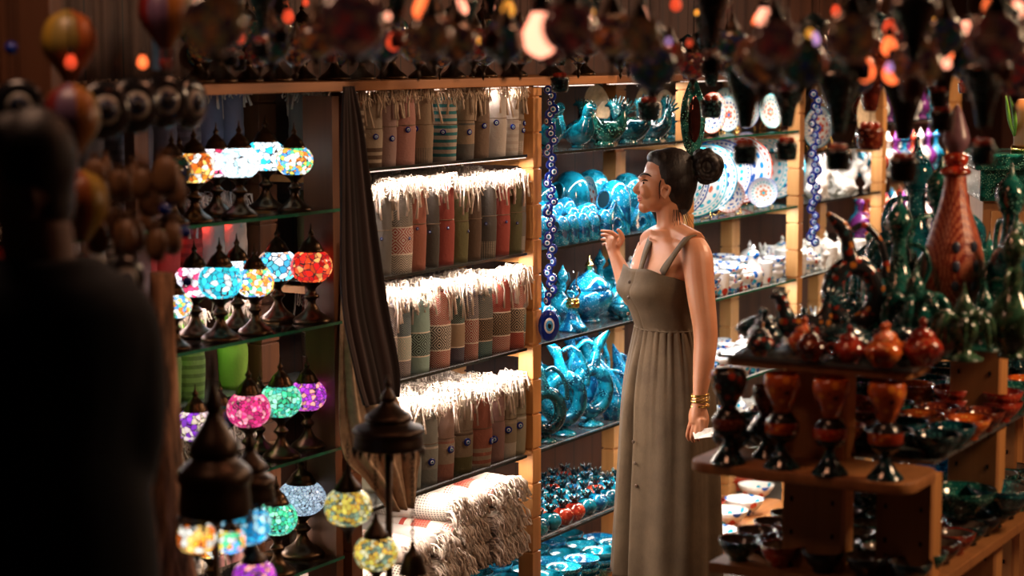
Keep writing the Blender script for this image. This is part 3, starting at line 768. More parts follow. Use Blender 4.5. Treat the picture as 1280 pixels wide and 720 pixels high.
# second row: big salt pots behind, small ones in front
for i, (px, d, sc, m, rz) in enumerate(((697, .20, 1.45, TEALP, -40), (714, .17, 1.62, TEALP, -44), (753, .17, 1.58, TEAL, -38), (768, .11, 1.35, TEAL2, -40), (785, .20, 1.4, TEAL, -30))):
    put(('pig',), mk_pig(TEAL), px, d, ZS[1], 'large turquoise ceramic salt pot with dark round mouth, %s from the left' % ORD[i], 'salt pot', 'large salt pots on the second shelf', sc, radians(rz), {'body': m, 'mouth_rim': m})
put(('pl', 'w', 0), mk_plate(.055, 1.62, 6, PL[3]), 738, .19, ZS[1], 'slender white oval plate with blue painted edge between large turquoise pots', 'plate', None, 1, radians(-48))
k = 0
for r_, (d, xs, z) in enumerate(((.045, (697, 706, 717, 731, 742, 758), 0), (.095, (701, 713, 727, 741), 0), (.145, (695, 705, 717), 0))):
    for i, px in enumerate(xs):
        put(('pig',), mk_pig(TEAL2), px, d, ZS[1], 'small blue domed salt pot, %s from left in the %s row' % (ORD[i], ['front', 'middle', 'back'][r_]), 'salt pot', 'small salt pots on the second shelf', .72+.13*r_, radians(-35+rnd.uniform(-14, 14)), {'body': TEAL2, 'mouth_rim': TEAL2})
def mk_fan():
    t = thing('napkin_holder', None, None)
    b = newbm(); rs = []
    for i in range(13):
        z = .11*i/12; w = .052*(1-(i/12)**1.6)+.004
        rs.append(ring(b, [Vector((w*cos(q)*1.0, .022*(1-i/16)*sin(q), z)) for q in [2*pi*j/16 for j in range(16)]]))
    skin(b, rs); obj('body', b, TEAL2, t)
    b = newbm()
    for s_ in (-1, 1): stube(b, [(s_*.045, -.02, .004, .004), (s_*.03, -.022, .05, .004), (0, -.014, .10, .004), (-s_*.0, -.01, .112, .003)], 8)
    stube(b, [(.0, -.023, .01, .004), (.02, -.024, .035, .004), (0, -.022, .055, .004), (-.015, -.023, .035, .003)], 8)
    obj('raised_scroll', b, TEAL, t); return t
for i, (px, d, sc) in enumerate(((775, .05, 1.0), (786, .07, .85), (796, .06, .7), (806, .08, .7))):
    put('fan', mk_fan, px, d, ZS[1], 'turquoise fan-shaped holder with raised scrolls, %s beyond the small pots' % ORD[i], 'holder', 'fan-shaped holders on the second shelf', sc, radians(20))
# third row
for i, (px, d, sc, m, fin) in enumerate(((694, .20, .85, TEAL, None), (693, .07, .78, TEAL2, None), (735, .12, 1.22, TEAL2, BRASS), (763, .10, .72, TEAL, None), (776, .06, .62, TEAL, None), (702, .27, .8, DTEAL, None), (766, .25, 1.0, TEALP, None), (782, .20, .9, TEAL, None))):
    put(('jar', i == 2), mk_jar(m, fin), px, d, ZS[2], ['turquoise lidded jar behind the bead string', 'small blue lidded jar at the shelf edge by the bead string', 'largest blue tureen with gilt finial on its lid', 'turquoise pot right of the big tureen', 'small turquoise pot at the shelf edge near the dress',
        'dark teal lidded jar in the far left corner of the third shelf', 'plain turquoise lidded jar behind the raised forearm', 'turquoise lidded jar at the back near the dress'][i], 'jar', None, sc, rnd.uniform(0, 6), {'body': m, 'lid': m, **({} if fin else {'finial': m})})
for i, (px, d, sc) in enumerate(((708, .16, 1.05), (699, .10, .8), (752, .22, 1.1), (757, .17, .95))):
    put('bottle', mk_bottle(TEAL), px, d, ZS[2], 'turquoise stoppered ewer on the third shelf, %s from the left' % ORD[i], 'ewer', 'stoppered ewers on the third shelf', sc, radians(20+40*i))
def mk_oil():
    t = thing('oil_lamp', None, None)
    b = newbm(); slathe(b, [(.046, 0), (.047, .006), (.040, .014), (.022, .040), (.016, .058), (.014, .068)], 22)
    stube(b, [(.0, -.02, .03, .010), (.03, -.035, .018, .012), (.055, -.045, .012, .008)], 8); obj('base', b, TEAL2, t)
    b = newbm(); slathe(b, [(.015, .068), (.020, .072), (.021, .084), (.017, .088), (.021, .094), (.016, .098)], 18); obj('burner', b, BRASS, t)
    b = newbm(); slathe(b, [(.015, .097), (.024, .112), (.022, .124), (.012, .142), (.014, .160), (.020, .178)], 18, caps=False); obj('chimney', b, CLEAR, t)
    return t
put('oil', mk_oil, 713, .045, ZS[2], 'turquoise oil lamp with clear glass chimney and gilt collar', 'oil lamp', None, 1.05, radians(-20))
# fourth row: ring jugs
for i, (px, d, sc, rz, m) in enumerate(((686, .05, .92, 10, DTEAL), (706, .055, 1.10, 12, TEAL), (717, .15, 1.08, 20, TEAL2), (742, .075, 1.10, 200, TEAL), (757, .17, .95, 15, TEAL), (694, .20, 1.0, 12, TEALP), (735, .25, 1.05, 30, TEAL))):
    put('ewer', mk_ewer(m), px, d, ZS[3], 'turquoise ceramic ring jug on a round foot, %s' % ['darkest one behind the big eye pendant', 'front one with dotted neck', 'second row behind the dotted one', 'front one with scaly ring', 'rear one near the dress', 'rear one behind the bead string', 'rearmost in the middle'][i], 'jug', 'ring jugs on the fourth shelf', sc, radians(rz), {'ring_body': m, 'foot': m, 'neck': m, 'handle': m})
def mk_fishvase():
    t = thing('fish_vase', None, None)
    b = newbm(); stube(b, [(0, 0, .0, .034), (0, 0, .02, .042), (.003, 0, .055, .044), (.0, 0, .09, .032), (-.010, 0, .125, .022), (-.025, 0, .155, .016), (-.04, 0, .18, .008), (-.05, 0, .20, .002)], 16); obj('body', b, TEAL2, t)
    b = newbm(); stube(b, [(-.03, 0, .16, .007), (.02, 0, .15, .008), (.048, 0, .11, .008), (.042, 0, .06, .008)], 8); obj('handle', b, TEAL2, t); return t
for i, (px, d, sc) in enumerate(((763, .06, 1.0), (772, .13, .9), (778, .20, 1.0))):
    put('fish', mk_fishvase, px, d, ZS[3], 'blue scaly fish-shaped pitcher at the right of the ring jugs, %s from the front' % ORD[i], 'pitcher', 'fish pitchers on the fourth shelf', sc, radians(15+20*i))
# pomegranates
n = 0
for r_ in range(5):
    for i in range(9):
        s = .535+.078*i+.03*(r_ % 2)+.006*r_; d = .040+.070*r_
        if (ONS(790, d) < s): continue
        red = (i*3+r_*5) % 7 == 2 or (r_, i) in ((0, 2), (1, 1))
        m = REDG if red else (TEAL, TEALP, TEAL2)[(i+r_) % 3]
        put(('pom',), mk_pom(TEAL, BLACKT), 700, d, ZS[4]+.0, '%s ceramic pomegranate, dark crown, %s from left, row %s' % ('red' if red else 'turquoise', ORD[i], ['at the front edge', 'behind the front edge', 'in the middle', 'behind the middle', 'at the back'][r_]), 'pomegranate', 'ceramic pomegranates', 1.02, rnd.uniform(0, 6), {'fruit': m}).location = S(s, d, ZS[4])
# stacked turquoise dishes low down
b = newbm(); box(b, (0, 0, 0), (.98, .40, .02)); tag(obj('bottom_board', b, PINEX, None, .002, loc=S(.99, .14, .23), rz=SR), 'pine bottom board beneath the stacked turquoise dishes', 'board')
for i in range(2):
    b = newbm(); box(b, (0, .15, (.22+FLOOR)/2), (.05, .4, .22-FLOOR)); tag(obj('bearer', b, PINE, None, loc=S((.56, 1.42)[i], 0, 0), rz=SR), ['pine bearer under left end of the turquoise dish board', 'pine bearer under right end of the turquoise dish board'][i], 'bearer')
for i in range(6):
    for r_ in range(3):
        for k_ in range(2 if r_ else 3):
            m = (TEAL, TEAL2, TEALP)[(i+r_+k_) % 3]
            place(('tb',), mk_bowl(TEAL, .058, .045), S(.56+.12*i, .03+.125*r_, .2405+.024*k_), rnd.uniform(0, 6), 'turquoise bowl, %s up in the %s stack from left, %s row' % (ORD[k_], ORD[i], ['front', 'middle', 'back'][r_]), 'bowl', 'nested turquoise bowls', 1, {'vessel': m, 'rim': m})

# ================================================================ WHITE PAINTED WARE
for i, (px, d, r, o_, rz, m) in enumerate(((893, .10, .05, 1.50, -20, 2), (912, .12, .048, 1.36, -15, 0), (964, .12, .048, 1.40, 10, 3), (935, .2, .05, 1.40, -10, 1), (985, .16, .045, 1.42, 0, 2), (908, .24, .055, 1.45, 5, 3))):
    put(('plo', i), mk_plate(r, o_, 10, PL[m]), px, d, ZS[0], 'white oval plate, %s, %s along the top plate shelf' % (['cyan rim and red heart', 'blue rim dots', 'red rim and blue dots', 'turquoise rim'][m], ORD[i]), 'plate', 'oval plates on the top plate shelf', 1, radians(rz))
for i, (px, d, r, rz, m) in enumerate(((873, .08, .125, -30, 3), (884, .12, .128, -26, 0), (900, .16, .132, -22, 1), (925, .20, .134, -16, 2), (948, .22, .132, -12, 3), (968, .20, .130, -8, 0), (850, .12, .125, -30, 1), (915, .06, .062, -25, 2), (957, .05, .058, -18, 1))):
    put(('plr', r), mk_plate(r, 1, 12, PL[m]), px, d, ZS[1], 'round white plate, %s, %s along the second plate shelf' % (['cyan rim', 'dark blue rim', 'red rim', 'turquoise rim'][m], ORD[i]), 'plate', 'round plates on the second plate shelf', 1, radians(rz), {'dish': PL[m]})
def mk_mug(m):
    def f():
        t = thing('painted_mug', None, None)
        b = newbm(); slathe(b, [(.026, 0), (.028, .004), (.031, .03), (.033, .068), (.0335, .075), (.031, .075), (.029, .04), (.024, .008), (.001, .006)], 18, 2); obj('cup', b, m, t)
        b = newbm(); stube(b, [(.030, 0, .062, .0035), (.048, 0, .060, .004), (.052, 0, .040, .004), (.030, 0, .018, .0035)], 8); obj('handle', b, m, t); return t
    return f
def mk_pitcher(m):
    def f():
        t = thing('painted_pitcher', None, None)
        b = newbm(); slathe(b, [(.028, 0), (.030, .005), (.042, .035), (.040, .060), (.022, .088), (.019, .105), (.027, .125)], 20); obj('body', b, m, t)
        b = newbm(); stube(b, [(.024, 0, .115, .004), (.048, 0, .11, .0045), (.055, 0, .08, .0045), (.04, 0, .05, .004)], 8); obj('handle', b, m, t)
        b = newbm(); slathe(b, [(.025, .124), (.02, .134), (.008, .142), (.010, .150), (.002, .162)], 14); obj('lid', b, m, t); return t
    return f
for zi, (z, nm) in enumerate(((ZS[2], 'third'), (ZS[3], 'fourth'), (ZS[4], 'fifth'))):
    for r_ in range(3):
        for i in range(9):
            s = 1.60+.100*i+.03*(r_ % 2); d = .055+.105*r_; px_kind = (i*7+r_*3+zi) % 6
            if s > 2.45: continue
            m = (WB, WB2)[(i+r_) % 2]
            up = 0
            if px_kind == 0: key, mk, nmk, sc = 'wpitch', mk_pitcher(WB), 'pitcher', .95
            elif px_kind in (1, 3): key, mk, nmk, sc = 'wmug', mk_mug(WB), 'mug', 1.05
            elif px_kind == 5: key, mk, nmk, sc = 'wjar', mk_jar(WB), 'lidded jar', .68
            else: key, mk, nmk, sc = 'wbowl', mk_bowl(WB, .05, .045), 'bowl', .9
            for st in range(3 if nmk == 'bowl' else 1):
                lab = '%s-flowered white %s, %s from left, row %s, %s shelf behind the woman' % (('blue', 'red')[(i+r_) % 2], nmk, ORD[i], ['one', 'two', 'three', 'four'][r_], nm)
                if nmk == 'bowl': lab = '%s-flowered white bowl %s, %s from left, row %s, %s shelf' % (('blue', 'red')[(i+r_) % 2], ['under two others', 'between two others', 'topmost of three'][st], ORD[i], ['one', 'two', 'three', 'four'][r_], nm)
                place((key,), mk, S(s, d, z+st*.024), rnd.uniform(0, 6), lab, nmk, 'flowered white ware on the %s shelf' % nm, sc, {x: m for x in ('cup', 'handle', 'body', 'lid', 'finial', 'vessel', 'rim')})
b = None
for i, (px, d, sc, red) in enumerate(((902, -.02, 1.75, 0), (916, .07, 1.75, 0), (934, .10, 1.7, 0), (953, .16, 1.6, 0), (890, .20, 1.8, 1), (962, .28, 1.9, 1), (925, .3, 1.8, 1))):
    m = REDG if red else (WB, WB2, WB, WB2)[i]
    place(('bb',), mk_bowl(WB, .05, .038), S(ONS(px, d), d, .1805), 0, ['large white bowl with green leaves, nearest on the low board', 'large white bowl with blue rim, second on the low board', 'large white bowl with red flowers, third on the low board', 'smallest white bowl, farthest on the low board',
        'deep red bowl behind the nearest white bowl', 'wide shiny red bowl behind the farthest white bowl', 'red bowl at the back middle of the low board'][i], 'bowl', None, sc*.9, {'vessel': m, 'rim': m})
# bay four: white rabbits, plates, pale boxes
WC = plain('white_bisque', (.9, .88, .86), .4)
def mk_rabbit():
    t = thing('rabbit_figure', None, None)
    b = newbm(); stube(b, [(-.052, 0, .028, .008), (-.035, 0, .034, .026), (-.005, 0, .04, .033), (.022, 0, .05, .026), (.034, 0, .07, .018), (.044, 0, .088, .021), (.062, 0, .086, .014), (.072, 0, .082, .004)], 14)
    for sy in (-1, 1):
        stube(b, [(.025, sy*.014, .035, .010), (.034, sy*.015, .012, .008), (.046, sy*.015, .006, .006)], 8); stube(b, [(-.02, sy*.022, .03, .018), (-.005, sy*.024, .010, .010), (.015, sy*.024, .006, .006)], 8)
    obj('body', b, WC, t)
    for sy in (-1, 1):
        b = newbm(); stube(b, [(.040, sy*.008, .100, .006), (.036, sy*.012, .122, .008), (.028, sy*.015, .145, .006), (.024, sy*.016, .155, .001)], 8); obj('ear', b, WC, t)
    return t
for i, (px, d, sc, rz) in enumerate(((1024, .06, 1.15, 40), (1042, .12, 1.2, 180), (1056, .06, .95, 150), (1072, .12, 1.25, 10), (1020, .17, 1.2, 100), (1088, .07, 1.0, 170), (1060, .2, 1.2, 30))):
    put('rabbit', mk_rabbit, px, d, 1.345, 'white unglazed rabbit figure, %s along the shelf right of the far bead string' % ORD[i], 'rabbit figure', 'white rabbit figures', sc, radians(rz))
put(('plo', 1), mk_plate(.048, 1.36, 10, PL[0]), 1027, .03, 1.545, 'white teardrop plate with blue dotted border right of far bead string', 'plate', None, 1.28, radians(-30))
put(('cream', 0), mk_plate(.06, 1.5, 8, CRM), 1085, .06, 1.545, 'cream oval plate standing beside the fourth unit post', 'dish', None, 1.1, radians(30))
for zi, z in enumerate((1.062, .74, .462)):
    for r_ in range(3):
        for i in range(7):
            m = (WC, WB, WC, WHITEG)[(i+r_+zi) % 4]; k_ = (i+2*r_+zi) % 3
            key, mk, nm = (('wmug',), mk_mug(WB), 'mug') if k_ == 0 else (('wjar',), mk_jar(WB), 'lidded jar') if k_ == 1 else (('rabbit'), mk_rabbit, 'rabbit figure')
            place(key, mk, S(2.62+.112*i, .05+.1*r_, z), rnd.uniform(0, 6), 'white %s past the far bead string, %s from left, %s row, %s shelf' % (nm, ORD[i], ['front', 'middle', 'back'][r_], ['third', 'fourth', 'lowest'][zi]), nm, 'white ware right of the far bead string',
                  .72 if nm != 'mug' else 1.1, {x: m for x in ('cup', 'handle', 'body', 'lid', 'finial', 'ear')})
# bay five: bottles
for zi, z in enumerate((1.40, 1.13, .80, 1.633)):
    for r_ in range(2):
        for i in range(8):
            k_ = (i*3+r_+zi) % 4; m = (REDG, TEAL2, plain('violet_glaze', (.2, .03, .25), .2), WHITEG)[k_]; c = ('red', 'blue', 'purple', 'white')[k_]
            place('bottle', mk_bottle(TEAL), S(3.55+.11*i, .06+.13*r_, z), rnd.uniform(0, 6), '%s ewer on the farthest unit, %s from left, %s row, %s shelf' % (c, ORD[i], ['front', 'rear'][r_], ['second', 'third', 'fourth', 'top'][zi]), 'ewer', 'ewers on the farthest unit', 1.0, {x: m for x in ('body', 'stopper', 'handle')})
# ================================================================ DISPLAY STAND (right)
ZT, ZM, ZB = 1.315, 1.100, .70
def bq(px, a): return ONT(px, a)
st = thing('display_stand', 'dark timber tiered display stand with glass tiers of orange and green ceramics, right foreground', 'stand', T(0, 0, 0), SR)
# local x = a, local y = b
def slab(bm, a0, a1, b0, b1, z, h, rr=.03):
    pts = []
    for (cx, cy, s0) in ((a1-rr, b0+rr, -90), (a1-rr, b1-rr, 0), (a0+rr, b1-rr, 90), (a0+rr, b0+rr, 180)):
        for k in range(5):
            q = radians(s0+k*22.5); pts.append((cx+rr*cos(q), cy+rr*sin(q)))
    skin(bm, [ring(bm, [Vector((x, y, z-h)) for x, y in pts]), ring(bm, [Vector((x, y, z)) for x, y in pts])])
b = newbm(); slab(b, -.07, .13, .0, bq(872, -.03), ZM, .022, .045); obj('wooden_tier', b, STANDW, st, .002)
b = newbm(); slab(b, -.03, .12, .02, bq(925, .03), ZT, .018, .02); obj('wooden_tier', b, STANDW, st, .002)
b = newbm(); box(b, (.64, bq(925, .03)/2+.01, ZT+.004), (1.36, bq(925, .03), .008)); obj('glass_tier', b, [GREYG], st)
b = newbm(); box(b, (.76, .25, ZM+.004), (1.24, .46, .008)); obj('glass_tier', b, [GREYG], st)
def bq(px, a): return ONT(px, a)
for a, p0, p1, z0, z1 in ((.10, 1066, 990, FLOOR, ZT-.018), (.13, 1180, 1110, FLOOR, ZM-.022), (.62, 1262, 1200, FLOOR, ZT), (1.15, 1285, 1232, FLOOR, ZT)):
    b0, b1 = bq(p0, a), bq(p1, a); b = newbm(); box(b, (a, (b0+b1)/2, (z0+z1)/2), (.022, b1-b0, z1-z0))
    pa = obj('panel', b, STANDW, st, .001)
    b = newbm(); box(b, (a+.035, b0+.008, (z0+z1)/2), (.05, .015, z1-z0)); obj('lit_panel_edge', b, PINE, st, .001)  # paler wood on the edge stands for light catching it
    b = newbm()
    z = z0+.05
    while z < z1-.03:
        for bb in (b0+.02, b1-.02): box(b, (a-.0115, bb, z), (.002, .006, .010))
        z += .07
    obj('shelf_pin', b, BLACK, pa); bpy_last = None
def onT(key, mk, a, bb, z, lab, cat, group, sc=1, rz=0, mats=None, tilt=None):
    return place(key, mk, T(a, bb, z), rz, lab, cat, group, sc, mats, tilt)
def mk_goblet(m, band):
    def f():
        t = thing('goblet', None, None)
        b = newbm(); slathe(b, [(.036, 0), (.034, .005), (.022, .018), (.012, .034), (.009, .05)], 18); obj('foot', b, BLACKT, t)
        b = newbm(); slathe(b, [(.009, .048), (.024, .056), (.032, .072), (.031, .090), (.022, .104), (.014, .110)], 20); obj('knop', b, BLACK, t)
        b = newbm(); lathe(b, [(.0325, .070), (.0335, .073), (.0335, .088), (.0325, .091)], 20, caps=False); obj('painted_band', b, band, t)
        b = newbm(); slathe(b, [(.013, .108), (.020, .122), (.030, .145), (.036, .165), (.035, .180), (.031, .186), (.028, .178), (.02, .15), (.002, .128)], 20)
        obj('cup', b, m, t)
        return t
    return f
for i, (px, a, m, bd, w) in enumerate(((918, -.03, DF, MAROON, 'dark maroon-cupped goblet at the left end of the stand'), (985, -.03, OF, ORANGE, 'orange-flowered goblet in front of the first stand panel'),
        (1047, -.04, OF, REDG, 'orange-flowered goblet with red band on its knop'), (1118, -.03, OF, ORANGE, 'orange-flowered goblet nearest the bowls on the stand'), (950, .06, MAROON, BLACK, 'plain dark goblet between the two leftmost on the stand'))):
    onT('goblet', mk_goblet(OF, MAROON), a, bq(px, a), ZM, w, 'goblet', None, 1.03 if i < 4 else .8, 1, {'cup': m, 'painted_band': bd})
for i, (px, a) in enumerate(((935, .04), (965, .09))):
    onT('jar0', mk_jar(BLACKT), a, bq(px, a), ZM, ['black-blue round jar between the leftmost goblets', 'black-blue jar behind the second goblet'][i], 'jar', None, .62, 1, {'body': BLACKT, 'lid': BLACKT, 'finial': BLACKT})
GM = [BLACKT, DTEAL, ORANGE, MAROON, REDG, GREEN, ORANGE, DTEAL]
for c in range(8):
    for r_ in range(5):
        a = .20+.105*c; bb = .045+.098*r_
        m = GM[(c+(r_ > 1)*2) % 8] if r_ < 3 else (BLACKT, MAROON, REDG, BLACKT)[(c+r_) % 4]
        if c == 7 and r_ < 2: continue
        if abs(a-.62) < .05 and False: continue
        for k_ in range(2 if c > 3 else 1):
            onT(('sb',), mk_bowl(BLACKT, .050, .045), a+(.0 if c < 4 else .03), bb, ZM+.008+.022*k_, '%s bowl on the middle tier, %s from the front, %s from right%s' % ({BLACKT: 'black', DTEAL: 'dark teal', ORANGE: 'orange', MAROON: 'maroon', REDG: 'red', GREEN: 'dark green'}[m], ORD[c], ORD[r_], ', nested' if k_ else ''),
                'bowl', 'bowls on the middle tier of the stand', 1.0, 0, {'vessel': m, 'rim': m})
# top tier front: little orange pots, tagines
def mk_pot(m):
    def f():
        t = thing('small_pot', None, None)
        b = newbm(); slathe(b, [(.018, 0), (.02, .004), (.031, .018), (.033, .030), (.024, .043), (.018, .047)], 18); obj('body', b, m, t)
        b = newbm(); slathe(b, [(.020, .046), (.018, .054), (.007, .060), (.005, .066), (.007, .072), (.001, .078)], 14); obj('lid', b, m, t)
        b = newbm(); stube(b, [(.031, 0, .036, .003), (.044, 0, .034, .003), (.042, 0, .02, .003), (.030, 0, .016, .003)], 6); obj('handle', b, m, t); return t
    return f
for i, (px, a, sc, m) in enumerate(((965, .02, .9, DF), (1030, .0, .95, MAROON), (1040, .07, 1.0, ORANGE), (1090, .03, .95, REDG), (1137, .01, 1.1, ORANGE), (1158, .07, 1.2, REDG), (1120, .09, 1.0, ORANGE), (988, .10, 1.1, BLACKT))):
    onT(('pot',), mk_pot(ORANGE), a, bq(px, a), ZT+(.008 if a > -.03 else 0), '%s lidded pot, front of the top tier, %s' % ({DF: 'dark floral', MAROON: 'maroon', ORANGE: 'orange', REDG: 'glossy red', BLACKT: 'black'}[m], ['at far left', 'left of centre', 'centre left, behind', 'centre, by itself', 'near the right corner', 'at the right corner', 'behind the corner pots', 'behind the far left pot'][i]), 'pot', None, sc, i, {'body': m, 'lid': m, 'handle': m})
for i, (px, a, sc) in enumerate(((985, .15, .85), (1062, .12, .95), (1105, .14, .95), (1012, .2, .8))):
    onT(('jar0',), mk_jar(BLACKT), a, bq(px, a), ZT+.008, 'dark squat lidded bowl behind the orange pots, %s from the left' % ORD[i], 'lidded bowl', 'dark lidded bowls on the top tier', (sc, sc, sc*.5), i, {'body': BLACKT, 'lid': BLACKT, 'finial': BLACKT})
# ring jug, dark with orange flowers
onT('ewerd', mk_ewer(DF), .16, bq(1060, .16), ZT+.008, 'dark ring jug with orange flowers round an open centre', 'jug', None, (1.0, 1.0, 1.0), radians(8), {})
onT('rooster', mk_crest(DTEAL), .12, bq(1018, .12), ZT+.008, 'dark rooster-shaped pot left of the flowered ring jug', 'rooster figurine', None, .95, radians(180), {'body': DF, 'comb': BLACKT})
# green ornamental pieces
def mk_mosque(m, m2):
    def f():
        t = thing('domed_ornament', None, None)
        b = newbm(); slathe(b, [(.062, 0), (.064, .008), (.052, .016), (.050, .05), (.056, .06), (.054, .12), (.058, .13), (.046, .138)], 26); obj('drum', b, m, t)
        b = newbm(); slathe(b, [(.046, .136), (.050, .160), (.042, .185), (.022, .205), (.008, .214)], 24); obj('dome', b, m2, t)
        b = newbm(); slathe(b, [(.006, .212), (.011, .222), (.012, .232), (.006, .242), (.002, .265)], 12); obj('finial', b, m, t)
        for k in range(5):
            q = 2*pi*k/5; b = newbm(); X = Matrix.Translation((.056*cos(q), .056*sin(q), 0)); slathe(b, [(.013, 0), (.013, .05), (.012, .11), (.015, .118), (.014, .135), (.006, .150), (.001, .170)], 10, 2, mtx=X); obj('turret', b, m, t)
        return t
    return f
def mk_tall(m):
    def f():
        t = thing('tall_flask', None, None)
        b = newbm(); slathe(b, [(.034, 0), (.036, .006), (.030, .016), (.052, .05), (.060, .085), (.050, .125), (.026, .165), (.018, .20), (.017, .235), (.026, .246)], 24); obj('body', b, m, t)
        b = newbm(); slathe(b, [(.020, .244), (.029, .262), (.031, .280), (.022, .300), (.008, .316), (.002, .345)], 18); obj('stopper', b, m, t)
        for s_ in (-1, 1):
            b = newbm(); stube(b, [(s_*.020, 0, .225, .005), (s_*.055, 0, .215, .006), (s_*.070, 0, .17, .006), (s_*.052, 0, .125, .005)], 8); obj('handle', b, m, t)
        return t
    return f
def mk_spiky(m):
    def f():
        t = thing('tree_candle_holder', None, None)
        b = newbm(); slathe(b, [(.05, 0), (.052, .006), (.03, .018), (.022, .04), (.035, .06), (.038, .09), (.02, .11)], 20)
        obj('body', b, m, t)
        for k in range(7):
            q = 2*pi*k/7; b = newbm()
            stube(b, [(.015*cos(q), .015*sin(q), .10, .008), (.045*cos(q), .045*sin(q), .12, .010), (.068*cos(q), .068*sin(q), .10, .012), (.078*cos(q), .078*sin(q), .06, .008), (.08*cos(q), .08*sin(q), .03, .003)], 8); obj('leaf_arm', b, m, t)
        b = newbm(); slathe(b, [(.012, .105), (.022, .13), (.020, .15), (.008, .17), (.001, .2)], 12); obj('bud', b, m, t)
        return t
    return f
GRN = [GREEN, glaze('emerald_speckle_glaze', (.0, .03, .025), (.005, .10, .08), (.2, .5, .35), 120.), DTEAL, glaze('olive_green_glaze', (.01, .03, .015), (.03, .09, .05), (.25, .35, .15), 100.)]
for i, (key, mk, px, a, sc, m, m2, lab, cat) in enumerate((
    ('mosque', mk_mosque(GREEN, DTEAL), 1118, .38, 1.05, 1, 2, 'green beaded domed ornament with turrets, left of the red bottle', 'ornament'),
    ('mosque', mk_mosque(GREEN, DTEAL), 1250, .36, 1.05, 1, 2, 'green domed ornament with shiny teal dome at the right', 'ornament'),
    ('mosque', mk_mosque(GREEN, DTEAL), 1110, .50, .85, 0, 2, 'smaller green domed ornament farther back on the left', 'ornament'),
    ('mosque', mk_mosque(GREEN, DTEAL), 1210, .90, 1.1, 0, 2, 'dark domed ornament farthest back on the top tier', 'ornament'),
    ('tall', mk_tall(GREEN), 1137, .27, .92, 0, 0, 'dark green two-handled tall flask left of centre on the top tier', 'flask'),
    ('tall', mk_tall(GREEN), 1163, .48, 1.12, 1, 1, 'tall green speckled flask with pointed stopper behind the two-handled one', 'flask'),
    ('tall', mk_tall(GREEN), 1243, .20, .80, 3, 3, 'olive green tall flask nearest the right edge of the picture', 'flask'),
    ('tall', mk_tall(GREEN), 1268, .58, 1.08, 0, 0, 'dark green tall flask cut near the right picture edge, rear', 'flask'),
    ('tall', mk_tall(GREEN), 1150, .75, 1.2, 2, 2, 'teal tall flask rising behind the left domed ornament', 'flask'),
    ('spiky', mk_spiky(GREEN), 1188, .13, .78, 3, 3, 'olive leafy branched candle holder at the tier corner', 'candle holder'),
    ('spiky', mk_spiky(GREEN), 1120, .22, .9, 0, 0, 'dark green branched candle holder behind the orange pots', 'candle holder'),
    ('spiky', mk_spiky(GREEN), 1208, .26, .72, 1, 1, 'green branched candle holder between flask and domed ornament', 'candle holder'),
    ('spiky', mk_spiky(GREEN), 1272, .75, 1.0, 0, 0, 'dark green branched candle holder at the right picture edge', 'candle holder'))):
    g = GRN[m]; onT(key, mk, a, bq(px, a), ZT+.008, lab, cat, None, sc, i*.7, {'drum': g, 'dome': GRN[m2], 'turret': g, 'finial': g, 'body': g, 'stopper': g, 'handle': g, 'leaf_arm': g, 'bud': g})
for i, (px, a, sc) in enumerate(((1100, .32, .62), (1085, .42, .55), (1112, .6, .6))):
    onT(('jar0',), mk_jar(BLACKT), a, bq(px, a), ZT+.008, 'round dark green ball jar left of the domed ornaments, %s from the front' % ORD[i], 'jar', 'ball jars on the top tier', sc, i, {'body': DTEAL, 'lid': DTEAL, 'finial': GREEN})
# red beaded bottle
bead, t_, p_ = nt('red_gold_beading')
v_ = t_.nodes.new('ShaderNodeTexVoronoi'); v_.inputs['Scale'].default_value = 170; v_.inputs['Randomness'].default_value = .15; link(t_, coord(t_), v_.inputs['Vector'])
c_ = ramp(t_, v_.outputs['Distance'], [(.25, (.72, .28, .14)), (.5, (.22, .02, .01))]); link(t_, c_, p_.inputs['Base Color']); p_.inputs['Roughness'].default_value = .3
bump(t_, p_, v_.outputs['Distance'], .6, .002)
def mk_red():
    t = thing('beaded_bottle', None, None)
    b = newbm(); slathe(b, [(.026, 0), (.024, .02), (.030, .04), (.058, .11), (.066, .15), (.058, .20), (.036, .27), (.025, .32), (.023, .35)], 26); obj('body', b, bead, t)
    b = newbm(); lathe(b, [(.020, .345), (.033, .352), (.033, .358), (.020, .368)], 20)
    lathe(b, [(.018, .366), (.026, .376), (.026, .388), (.015, .396)], 20); obj('collar', b, REDG, t)
    b = newbm(); slathe(b, [(.014, .394), (.026, .412), (.028, .430), (.018, .462), (.010, .485), (.002, .497)], 20); obj('stopper', b, plain('violet_beading', (.14, .07, .09), .35), t)
    for z, r in ((.12, .060), (.16, .066), (.20, .0595)):
        for q in (-2.0, -1.3):
            b = newbm(); ell(b, (r*cos(q), r*sin(q), z), (.009, .005, .013), Matrix.Rotation(q+pi/2, 3, 'Z'), 10, 6); obj('medallion', b, plain('dark_blue_medallion', (.05, .06, .10), .2), t)
    return t
onT('redb', mk_red, .42, bq(1208, .42), ZT+.008, 'tall red and gold beaded bottle with violet pointed stopper', 'bottle', None, 1.0, .3)

